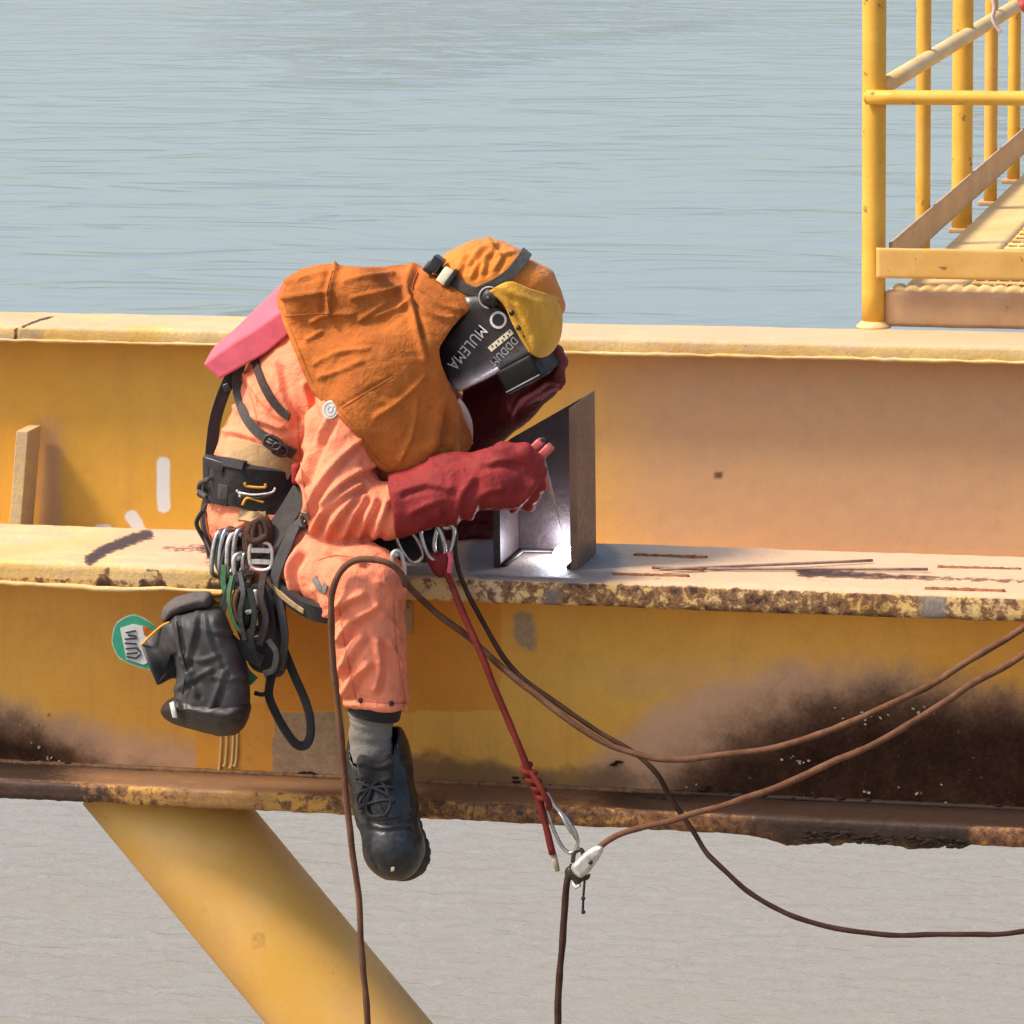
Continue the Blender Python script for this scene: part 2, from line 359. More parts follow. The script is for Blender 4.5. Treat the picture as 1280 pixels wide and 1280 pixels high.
def grid_box(lo, hi, nx, ny, nz, jit=.0, edge=.0, seed=1):
    """a box of steel plate cut into a fine grid, its faces a little uneven and its edges nibbled"""
    V = []; F = []; idx = {}
    xs, ys, zs = (np.linspace(lo[k], hi[k], n+1) for k, n in ((0, nx), (1, ny), (2, nz)))
    def vid(i, j, k):
        key = (i, j, k)
        if key not in idx: idx[key] = len(V); V.append((xs[i], ys[j], zs[k]))
        return idx[key]
    for i in range(nx):
        for j in range(ny):
            F.append([vid(i, j, nz), vid(i+1, j, nz), vid(i+1, j+1, nz), vid(i, j+1, nz)]); F.append([vid(i, j+1, 0), vid(i+1, j+1, 0), vid(i+1, j, 0), vid(i, j, 0)])
        for k in range(nz):
            F.append([vid(i, 0, k), vid(i+1, 0, k), vid(i+1, 0, k+1), vid(i, 0, k+1)]); F.append([vid(i, ny, k+1), vid(i+1, ny, k+1), vid(i+1, ny, k), vid(i, ny, k)])
    for j in range(ny):
        for k in range(nz):
            F.append([vid(0, j, k), vid(0, j, k+1), vid(0, j+1, k+1), vid(0, j+1, k)]); F.append([vid(nx, j+1, k), vid(nx, j+1, k+1), vid(nx, j, k+1), vid(nx, j, k)])
    V = np.array(V)
    if jit or edge:
        c = (np.array(lo)+np.array(hi))/2; h = (np.array(hi)-np.array(lo))/2
        q = (V-c)/h; on = (np.abs(q) > .999); e = on.sum(1) >= 2
        n1 = fbm(V*9, seed)-.5; n2 = fbm(V*30, seed+5)-.5
        D = np.where(on, np.sign(q), 0)*((n1*2*jit)[:, None] + (n2*2*jit*.5)[:, None])
        D += np.where(e[:, None] & on, -np.sign(q), 0)*(edge*(.4+1.2*np.abs(n2)+np.maximum(0, n1)))[:, None]
        D[:, 0] = 0; V = V + D
    return V, F

# ------------------------------------------------------------------ implicit shapes for soft things
def surfnets(F, org, h):
    s = F < 0; nx, ny, nz = F.shape
    c = [s[a:nx-1+a, b:ny-1+b, d:nz-1+d] for a in (0, 1) for b in (0, 1) for d in (0, 1)]
    cnt = sum(x.astype(np.int8) for x in c); act = (cnt > 0) & (cnt < 8)
    ii = np.argwhere(act); idm = -np.ones(act.shape, dtype=np.int64); idm[act] = np.arange(len(ii))
    offs = np.array([(a, b, d) for a in (0, 1) for b in (0, 1) for d in (0, 1)])
    vals = np.stack([F[ii[:, 0]+o[0], ii[:, 1]+o[1], ii[:, 2]+o[2]] for o in offs], 1)
    acc = np.zeros((len(ii), 3)); w = np.zeros(len(ii))
    for a in range(8):
        for b in range(a+1, 8):
            if np.abs(offs[a]-offs[b]).sum() != 1: continue
            va, vb = vals[:, a], vals[:, b]; cr = (va < 0) != (vb < 0)
            t = np.where(cr, va/np.where(cr, va-vb, 1), 0)
            acc += np.where(cr[:, None], offs[a] + t[:, None]*(offs[b]-offs[a]), 0); w += cr
    V = np.array(org) + h*(ii + acc/w[:, None]); Q = []
    for ax in range(3):
        sl0 = [slice(1, -1)]*3; sl1 = [slice(1, -1)]*3; sl0[ax] = slice(0, -1); sl1[ax] = slice(1, None)
        a, b = s[tuple(sl0)], s[tuple(sl1)]; k = np.argwhere(a != b); inside = a[tuple(k.T)]
        base = k.copy(); o1, o2 = [d for d in range(3) if d != ax]
        base[:, o1] += 1; base[:, o2] += 1
        def cid(d1, d2):
            q = base.copy(); q[:, o1] += d1; q[:, o2] += d2; return idm[q[:, 0], q[:, 1], q[:, 2]]
        quad = np.stack([cid(-1, -1), cid(0, -1), cid(0, 0), cid(-1, 0)], 1)
        flip = inside if ax != 1 else ~inside
        quad = np.where(flip[:, None], quad, quad[:, ::-1]); Q.append(quad[(quad >= 0).all(1)])
    return V, np.concatenate(Q)
def smooth_mesh(V, Q, it=2, lam=.5):
    e = np.concatenate([Q[:, [0, 1]], Q[:, [1, 2]], Q[:, [2, 3]], Q[:, [3, 0]]])
    for _ in range(it):
        S = np.zeros_like(V); n = np.zeros(len(V))
        for k in range(3):
            S[:, k] = np.bincount(e[:, 0], V[e[:, 1], k], len(V)) + np.bincount(e[:, 1], V[e[:, 0], k], len(V))
        n = np.bincount(e[:, 0], minlength=len(V)) + np.bincount(e[:, 1], minlength=len(V))
        V = V + lam*(S/np.maximum(n, 1)[:, None] - V)
    return V
def vnormals(V, Q):
    n = np.cross(V[Q[:, 2]]-V[Q[:, 0]], V[Q[:, 3]]-V[Q[:, 1]]); N = np.zeros_like(V)
    for c in range(4):
        for k in range(3): N[:, k] += np.bincount(Q[:, c], n[:, k], len(V))
    return N/np.maximum(1e-12, np.linalg.norm(N, axis=1))[:, None]
class Field:
    def __init__(s, lo, hi, h):
        s.lo = np.array(lo, float); s.h = h; s.n = np.ceil((np.array(hi)-s.lo)/h).astype(int)+1
        s.F = np.full(s.n, .5, dtype=np.float32)
        s.ax = [s.lo[k] + h*np.arange(s.n[k]) for k in range(3)]
    def sub(s, lo, hi):
        a = np.clip(np.floor((np.array(lo)-s.lo)/s.h).astype(int), 0, s.n); b = np.clip(np.ceil((np.array(hi)-s.lo)/s.h).astype(int)+1, 0, s.n)
        return tuple(slice(x, max(x, y)) for x, y in zip(a, b))
    def pts(s, sl):
        return np.stack(np.meshgrid(*[s.ax[k][sl[k]] for k in range(3)], indexing='ij'), -1)
    def comb(s, sl, d, k):
        f = s.F[sl]
        if k > 0:
            hh = np.clip(.5+.5*(f-d)/k, 0, 1); s.F[sl] = f*(1-hh)+d*hh - k*hh*(1-hh)
        else: s.F[sl] = np.minimum(f, d)
    def cap(s, a, ra, b, rb, k=.03, flat=None):
        a, b = np.array(a), np.array(b); R = max(ra, rb)+k+.05
        sl = s.sub(np.minimum(a, b)-R, np.maximum(a, b)+R)
        if any(x.stop <= x.start for x in sl): return s
        p = s.pts(sl)-a; ab = b-a; L2 = max(1e-9, ab@ab); t = np.clip((p@ab)/L2, 0, 1)
        q = p - t[..., None]*ab
        if flat is not None:       # flattened along an axis by a factor
            u = np.array(flat[0], float); u /= np.linalg.norm(u); c = q@u; q = q + u*(c*(1/flat[1]-1))[..., None]
        d = np.linalg.norm(q, axis=-1) - (ra + (rb-ra)*t)
        s.comb(sl, d.astype(np.float32), k); return s
    def ell(s, c, r, ax=None, k=.03):
        c = np.array(c); R = max(r)+k+.05; sl = s.sub(c-R, c+R)
        if any(x.stop <= x.start for x in sl): return s
        q = s.pts(sl)-c; A = np.eye(3) if ax is None else np.array([np.array(Vector(a).normalized()) for a in ax])
        l = q@A.T; r = np.array(r); k0 = np.linalg.norm(l/r, axis=-1); k1 = np.linalg.norm(l/(r*r), axis=-1)
        s.comb(sl, (k0*(k0-1)/np.maximum(k1, 1e-6)).astype(np.float32), k); return s
    def mesh(s, it=2):
        V, Q = surfnets(s.F, s.lo, s.h); return smooth_mesh(V, Q, it), Q
def polydist(px, py, poly):
    """signed distance in pixels to a closed outline, negative inside"""
    poly = np.array(poly, float); d = np.full(px.shape, 1e9); ins = np.zeros(px.shape, bool)
    for i in range(len(poly)):
        a, b = poly[i], poly[(i+1) % len(poly)]; e = b-a
        t = np.clip(((px-a[0])*e[0]+(py-a[1])*e[1])/max(1e-9, e@e), 0, 1)
        d = np.minimum(d, (px-a[0]-t*e[0])**2+(py-a[1]-t*e[1])**2)
        cr = ((a[1] > py) != (b[1] > py)) & (px < (b[0]-a[0])*(py-a[1])/np.where(b[1] == a[1], 1e-9, b[1]-a[1])+a[0]); ins ^= cr
    return np.where(ins, -1, 1)*np.sqrt(d)
def segdist(px, py, pts):
    d = np.full(px.shape, 1e9)
    for a, b in zip(pts[:-1], pts[1:]):
        a = np.array(a, float); e = np.array(b, float)-a
        t = np.clip(((px-a[0])*e[0]+(py-a[1])*e[1])/max(1e-9, e@e), 0, 1); d = np.minimum(d, np.hypot(px-a[0]-t*e[0], py-a[1]-t*e[1]))
    return d
def round_poly(poly, n=5): return [(p.x, p.y) for p in catmull([(x, y, 0) for x, y in poly], n, True)]
def pillow(poly, yc, T, R, h=.004, tilt=0., it=2, back=1., rnd=True):
    """a stuffed shape with a given side outline: half thickness T, rounded over R metres from the outline"""
    if rnd: poly = round_poly(poly)
    xs = [p[0] for p in poly]; ys = [p[1] for p in poly]
    cor = [P(x, y, yy) for x in (min(xs)-8, max(xs)+8) for y in (min(ys)-8, max(ys)+8) for yy in (yc-T*1.2, yc+T*1.2*back)]
    lo = np.min([list(c) for c in cor], 0); hi = np.max([list(c) for c in cor], 0); lo[1] -= .02+abs(tilt); hi[1] += .02+abs(tilt)
    f = Field(lo, hi, h); sl = tuple(slice(0, n) for n in f.n); p = f.pts(sl)
    px, py = proj(p.reshape(-1, 3)); d = -polydist(px, py, poly)/600.
    q = np.clip(1-d/R, 0, 1); t = T*np.sqrt(np.clip(1-q*q, 0, 1)); x0 = sum(xs)/len(xs)
    y = p[..., 1].ravel() - (yc + tilt*(px-x0)/max(1, max(xs)-min(xs)))
    g = np.where(d > 0, np.abs(y)/np.where(y > 0, back, 1)-t, np.maximum(np.abs(y), -d))
    f.F = g.reshape(f.n).astype(np.float32); return f.mesh(it)

# ================================================================== SETTING: water and steelwork
def water_sheet():
    z = -13.0
    me = [(-4000, -300, z), (4000, -300, z), (4000, 6000, z), (-4000, 6000, z)]
    o = obj('water', me, [[0, 1, 2, 3]], 'water', smooth=False); tag(o, 'wide grey-blue rippled water behind and below the girders', kind='structure')
water_sheet()

XL, XR = -2.2, 2.3
FT = .058                                   # flange thickness
ZB = P(640, 1031, 0).z; ZBT = P(640, 1005, 0).z
FWID = .40; WEBY = .145
pl = lambda px, xs, ys: np.interp(px, xs, ys)

def front_girder():
    T = thing('steel_girder', 'weathered yellow steel girder the welder sits on, sooty along its lower edge', 'girder', (0, .2, ZB))
    # top flange
    run_on = lambda V: np.stack([np.where(V[:, 0] < -2.0, -2.0+(V[:, 0]+2.0)*25, np.where(V[:, 0] > 2.1, 2.1+(V[:, 0]-2.1)*25, V[:, 0])), V[:, 1], V[:, 2]], 1)   # the girder runs on past the frame
    V, F = grid_box((XL, 0, -FT), (XR, FWID, 0), 420, 30, 6, .0022, .006, 11); V = run_on(V)
    px, py = proj(V)
    top = V[:, 2] > -.006; fr = V[:, 1] < .02
    rust = np.where(fr & ~top, np.interp(px, [250, 330, 560, 700, 1000, 1280], [.22, .34, .48, .60, .60, .52]), .05+.30*sstep(430, 620, px)*(1-sstep(1000, 1200, px)))
    rust += np.where(top, .9*np.exp(-(segdist(px, py, [(112, 700), (135, 685), (185, 668)])/9)**2), 0)
    rust += np.where(top, .5*np.exp(-(segdist(px, py, [(205, 686), (262, 684)])/7)**2) + .5*np.exp(-(segdist(px, py, [(262, 700), (330, 706)])/16)**2), 0)
    rust += np.where(top, .55*np.exp(-(segdist(px, py, [(1000, 716), (1150, 722), (1300, 727)])/5)**2), 0)
    rust += np.where(fr & ~top, .30*(vnoise(V*np.array([26, 0, 0]), 19) > .74)*(px < 330), 0)
    rust += np.where(fr & ~top, .35*np.exp(-(((py-728-.037*(px-100))/6)**2))*(px < 330), 0)
    bare = np.where(top, .3+.5*sstep(100, 300, px), .1)
    grey = np.where(top, 1.0*(1-sstep(38, 75, np.hypot((px-672)*.62, (py-700)*1.2))), 0) + np.where(top, 0.3*(1-sstep(40, 90, np.hypot((px-850)*.35, (py-712)*2))), 0)
    grey += np.where(fr & ~top, .7*np.exp(-((px-1165)/26)**2) + .5*np.exp(-((px-690)/30)**2)*(py > 735), 0)
    soot = np.where(fr & ~top, .55*np.exp(-((px-1100)/35)**2)*sstep(735, 760, py-.03*(px-1100)) + .25*np.exp(-((px-890)/22)**2), 0)
    obj('top_flange', V, F, 'flange', T, attrs=dict(rust=rust, bare=bare, grey=grey, soot=soot))
    # weld bead under the top flange, a pale wavy lip along the left half
    q = [Vector((x, -.003+.003*math.sin(x*31)+random.uniform(-.002, .002), -FT+.006+.004*math.sin(x*17+1)*random.random())) for x in np.arange(XL, -.28, .03)]
    Vt, Ft, U = tube_vf(q, [.004+.003*random.random() for _ in q], 8); n = len(Vt)
    obj('edge_lip', Vt, Ft, 'flange', T, attrs=dict(rust=[.35]*n, bare=[.2]*n, grey=[0]*n, soot=[0]*n))
    # web: a fine sheet carrying the paint's stains
    zt, zb = -FT-.002, ZBT+.002
    nx, nz = 760, 80
    V, F = grid_box((XL, WEBY, zb), (XR, WEBY+.02, zt), nx, 1, nz, .0012, 0, 5); V = run_on(V)
    px, py = proj(V)
    nz1 = (fbm(V*5, 21)-.5)*36; nz2 = (fbm(V*26, 31)-.5)*30
    q = py+nz1+nz2
    bR = pl(px, [640, 760, 830, 870, 920, 980, 1040, 1100, 1180, 1240, 1330], [1010, 985, 962, 936, 908, 884, 862, 850, 852, 858, 872])
    hR = pl(px, [560, 640, 700, 760, 830, 900, 1000, 1100, 1200, 1330], [1000, 985, 945, 900, 850, 822, 805, 806, 828, 850])
    bL = pl(px, [-60, 0, 40, 90, 140, 190, 260], [880, 893, 905, 935, 962, 990, 1030])
    hL = pl(px, [-60, 0, 60, 130, 200, 245, 250], [835, 850, 872, 888, 898, 905, 1100])
    soot = np.maximum(sstep(-55, 75, q-bR)*sstep(690, 930, px), 1.1*sstep(-45, 60, q-bL)*(px < 300))
    film_shade = np.maximum(sstep(-25, 70, q-hR)*sstep(600, 820, px), sstep(-15, 60, q-hL)*(px < 246))
    film_shade = np.maximum(film_shade, .5*np.exp(-((px-900)/240)**2)*np.exp(-((py-850)/50)**2))
    patch_shade = ((px > 332) & (px < 626) & (py < 889)).astype(float)*sstep(-2, 2, 626-px+nz2*.1)
    patch_shade = np.maximum(patch_shade, .5*((px > 243) & (px < 341) & (py > 880)))
    grey = ((px > 341) & (px < 430) & (py > 889)).astype(float)*.75
    grey = np.maximum(grey, .8*np.exp(-((px-655)/22)**2)*sstep(755, 770, py)*sstep(812, 795, py+(px-640)*-.5))
    grey = np.maximum(grey, .6*(1-sstep(4, 9, np.abs(px-508)))*(py < 792))
    dirt = .85*sstep(935, 972, q)*sstep(420, 470, px)*(1-sstep(760, 860, px)) + .45*sstep(895, 960, q)*sstep(430, 300, np.abs(px-240)) 
    yellower = np.exp(-((px-760)/130)**2)*np.exp(-((py-840)/80)**2)
    white = np.zeros_like(px)
    ax = dict(soot=soot, film_shade=film_shade, patch_shade=patch_shade, grey=grey, dirt=dirt, yellower=yellower, white=white)
    obj('web', V, F, 'web', T, attrs=ax)
    # bottom flange, its edge ragged with scale
    V, F = grid_box((XL, 0, ZB), (XR, FWID, ZBT), 520, 20, 5, .0025, .006, 17); V = run_on(V)
    px, py = proj(V)
    low = (V[:, 2] < ZB+.01) & (V[:, 1] < .03)
    rag = (fbm(V*np.array([22, 1, 1]), 41)**2*.05 + (vnoise(V*np.array([70, 1, 1]), 45) > .72)*.003)*sstep(880, 1020, px)*(1-sstep(1195, 1215, px))
    V[:, 2] -= np.where(low, rag, 0)
    fr = V[:, 1] < .012
    rust = np.where(fr, .52+.10*sstep(400, 700, px)-.15*np.exp(-((px-270)/60)**2), .38+.2*sstep(600, 800, px))
    rust += np.where(fr, .35*sstep(200, 40, px), 0)
    soot = np.where(fr, .75*sstep(860, 1010, px)*(1-sstep(1200, 1225, px))*sstep(.35, .6, fbm(V*np.array([5, 5, 5]), 51)+.12)+.22, .95*sstep(690, 860, px)+.6*sstep(160, 20, px)+.26)
    obj('bottom_flange', V, F, 'flange_low', T, attrs=dict(rust=rust, bare=np.where(fr, .1, .55), grey=np.where(fr, 0, .25*(px < 700)), soot=soot, yel=np.where(fr, (.6*sstep(.35, .65, fbm(V*np.array([6, 6, 6]), 77))+.15)*(1-.6*sstep(700, 900, px)), 0)))
    q = [Vector((x, WEBY-.002, ZBT+.002)) for x in np.arange(XL, XR, .012)]
    Vt, Ft, U = tube_vf(q, [.0055+.002*random.random() for _ in q], 8); n = len(Vt)
    obj('fillet_weld', Vt, Ft, 'flange_low', T, attrs=dict(rust=[.5]*n, bare=[.2]*n, grey=[0]*n, soot=np.interp(proj(Vt)[0], [-200, 80, 200, 760, 900], [.8, .5, .15, .2, .95]), yel=[0]*n))
    # rectangular rusty weld scars left on the top flange
    for x0, x1, y in ((792, 884, 694), (766, 861, 718), (1172, 1276, 709), (1156, 1256, 736)):
        a = PZ(x0, y, 0); b = PZ(x1, y+.03*(x1-x0), 0); u = (b-a).normalized(); w = Vector((-u.y, u.x, 0))
        V, F = [], []
        n = 22
        for i in range(n+1):
            p = a + (b-a)*i/n; ww = .0055+.002*random.random(); hh = .0025+.002*random.random()
            V += [p-w*ww+Vector((0, 0, -.002)), p-w*ww*.7+Vector((0, 0, hh)), p+w*ww*.7+Vector((0, 0, hh)), p+w*ww+Vector((0, 0, -.002))]
        for i in range(n):
            for k in range(3): F.append([i*4+k, i*4+4+k, i*4+5+k, i*4+1+k])
        F += [[0, 1, 2, 3], [n*4+3, n*4+2, n*4+1, n*4]]
        obj('weld_scar', V, F, 'rustscar', T)
    # scabs of black scale where the web meets the bottom flange
    mb = MB()
    def scab(px, py, y, s):
        c = P(px, py, y); bm = bmesh.new(); bmesh.ops.create_icosphere(bm, subdivisions=1, radius=1)
        k = len(mb.v)
        vs = [(c.x+v.co.x*s*random.uniform(1., 2.4), c.y+v.co.y*s*.6, c.z+v.co.z*s*random.uniform(.4, .8)) for v in bm.verts]
        mb.add(vs, [[v.index for v in f.verts] for f in bm.faces]); bm.free()
    for x0, x1, n, py in ((10, 45, 9, 968), (25, 45, 5, 952), (55, 62, 2, 956), (84, 92, 2, 957), (130, 142, 3, 962), (150, 160, 3, 963), (208, 250, 9, 966), (296, 318, 6, 969), (328, 336, 2, 968), (362, 398, 12, 969), (410, 418, 3, 973), (526, 584, 18, 998), (800, 860, 16, 1000), (640, 660, 3, 975), (760, 775, 3, 955)):
        for i in range(n): scab(random.uniform(x0, x1), py+(x0-200)*.0+random.uniform(-3, 3), WEBY-.004 if py < 990 else .1, random.uniform(.003, .0075))
    for i in range(150):
        x = random.uniform(830, 1290); scab(x, 1000+.055*(x-830)+random.gauss(0, 8), .14, random.uniform(.002, .008))
    for i in range(110):
        x = random.uniform(1000, 1205); p = P(x, 1043+.052*(x-1000), -.001); scab(x, 1043+.053*(x-1000)+random.uniform(-6, 7), -.002, random.uniform(.003, .007))
    tag(mb.obj('rust_crust', 'crust', T, smooth=False), None, kind='stuff')
    # pale yellow paint runs down the web under the bag
    for dx, y1 in ((277, 978), (284, 966), (292, 968), (297, 966)):
        tube('paint_run', [P(dx, 905, WEBY-.001), P(dx-.5, 930, WEBY-.002), P(dx-2, 952, WEBY-.002), P(dx-4, y1-8, WEBY-.003)], [.003, .0032, .0036, .0045], 'grate', T, seg=6)
    # end of an old bracket, ground off, behind the knee
    v, f = box_vf(P(500, 792, WEBY-.004), P(516, 752, WEBY+.001), .002); obj('bracket_stump', v, f, 'channel', T)
    # small drops of pale spatter on the soot
    mb = MB()
    for cx, cy, n, sp in ((1085, 895, 9, 14), (1000, 950, 8, 10), (1140, 890, 6, 12), (1070, 1000, 6, 30), (1130, 990, 5, 30), (40, 900, 4, 16), (48, 930, 3, 8), (60, 950, 4, 6), (860, 990, 4, 20)):
        for i in range(n):
            c = P(random.gauss(cx, sp), random.gauss(cy, sp*.35), WEBY-.002); s = random.uniform(.0008, .0022)
            v, f = obox_vf(c, [(1, 0, random.uniform(-.6, .6)), (0, 1, 0), (0, 0, 1)], (s*1.6, s, s)); mb.add(v, f)
    tag(mb.obj('spatter', 'rodtip', T), None, kind='stuff')
    return T
front_girder()

YB = 3.4
def back_girder():
    zt = P(640, 420.5, YB).z                   # front top edge of the rear girder
    T = thing('steel_girder', 'rear yellow steel girder that carries the walkway, mostly clean paint with white primer spots', 'girder', (0, YB+.15, zt-.6))
    x0, x1 = P(-900, 420, YB).x, P(2600, 420, YB).x
    ft = .048; wid = .30
    V, F = grid_box((x0, YB, zt-ft), (x1, YB+wid, zt), 560, 18, 4, .002, .004, 23)
    px, py = proj(V); top = V[:, 2] > zt-.005; fr = V[:, 1] < YB+.02
    rust = .08+np.where(top, .8*np.exp(-(segdist(px, py, [(18, 414), (38, 404), (64, 396)])/2.2)**2), 0)
    rust += np.where(fr & ~top, .75*np.exp(-((px-20)/3.5)**2)+.6*np.exp(-((px-133)/1.8)**2)+.5*np.exp(-((px-164)/2)**2)+.4*np.exp(-((px-237)/2)**2)+.4*np.exp(-((px-98)/2)**2), 0)
    rust += np.where(fr & ~top & (px > 640), .3*(vnoise(V*np.array([14, 0, 0]), 9) > .62), 0)
    grey = np.where(fr & ~top, .55*((px > 24) & (px < 58)), 0)
    obj('top_flange', V, F, 'flange', T, attrs=dict(rust=rust, bare=np.where(top, .45+.15*(px > 640), .15), grey=grey, soot=0*px))
    q = [Vector((x, YB-.002, zt-ft+.003+.003*random.random())) for x in np.arange(x0, x1, .03)]
    Vt, Ft, U = tube_vf(q, [.004+.003*random.random() for _ in q], 6); n = len(Vt)
    obj('edge_lip', Vt, Ft, 'flange', T, attrs=dict(rust=[.3]*n, bare=[.25]*n, grey=[0]*n, soot=[0]*n))
    wy = YB+.10; zb = zt-.66
    V, F = grid_box((x0, wy, zb), (x1, wy+.02, zt-ft-.001), 620, 1, 60, .0012, 0, 27)
    px, py = proj(V)
    n2 = (fbm(V*30, 61)-.5)*14
    white = np.maximum(1.15*(1-sstep(1, 14, np.hypot(px-204+n2*.3, np.maximum(0, np.abs(py-606)-27)))), 1.1*(1-sstep(1, 14, segdist(px, py, [(164, 646), (176, 664)])+n2*.3)))
    white = np.maximum(white, .8*(1-sstep(2, 10, segdist(px, py, [(122, 661), (134, 660)]))))
    film_shade = .75*np.exp(-((px-62)/22)**2)*sstep(480, 560, py) + .8*sstep(560, 880, px) + .2*np.exp(-((px-1150)/110)**2)*np.exp(-((py-660)/50)**2)  # stiffener's soft shadow painted beside it, tan tone towards the right
    soot = 1.0*(1-sstep(1.5, 6, np.hypot(px-898, (py-594)))) + .9*(1-sstep(1, 3, np.hypot(px-214, py-474)))
    patch_shade = .35*sstep(520, 440, py)  # shade under the top flange painted as deeper orange
    obj('web', V, F, 'web', T, attrs=dict(soot=soot, film_shade=film_shade, patch_shade=patch_shade, grey=0*px, dirt=0*px, yellower=.6*sstep(600, 400, px), white=white))
    v, f = box_vf((x0, YB, zb-ft), (x1, YB+wid, zb)); n = len(v)
    obj('bottom_flange', v, f, 'flange', T, smooth=False, attrs=dict(rust=[.2]*n, bare=[.1]*n, grey=[0]*n, soot=[0]*n))
    # upright stiffener bar at the left
    a = P(36, 535, YB+.02); b = P(24, 690, YB+.02)
    ax = [(1, .0, 0), (0, 1, 0), (a-b)]
    v, f = obox_vf((a+b)/2, [Vector((1, 0, 0)), Vector((0, 1, 0)), Vector((a-b))], (.019, .058, (a-b).length/2), .003); n = len(v)
    obj('stiffener', v, f, 'flange', T, smooth=False, attrs=dict(rust=[.12]*n, bare=[.35]*n, grey=[0]*n, soot=[0]*n))
    return zt, wid
ZT2, WID2 = back_girder()

def brace():
    a = P(209, 1006, .2); b = P(437, 1280, .2); d = (b-a).normalized(); L = (-13.3-a.z)/d.z
    a = a - d*.12; r = .141
    pts = [a + d*s for s in np.linspace(0, L, 60)]
    V, F, U = tube_vf(pts, r, 48); o = obj('diagonal_brace', V, F, 'brace')
    tag(o, 'thick yellow round tube slanting down from under the front girder to the water', 'brace')
    # trim the top where it meets the girder: everything above the flange's underside is inside the girder
    me = o.data; off = o.location
    for v in me.vertices:
        if v.co.z+off.z > ZB-.002:
            k = (v.co.z+off.z-(ZB-.002))/d.z; v.co -= Vector(d)*k
    me.update()
brace()

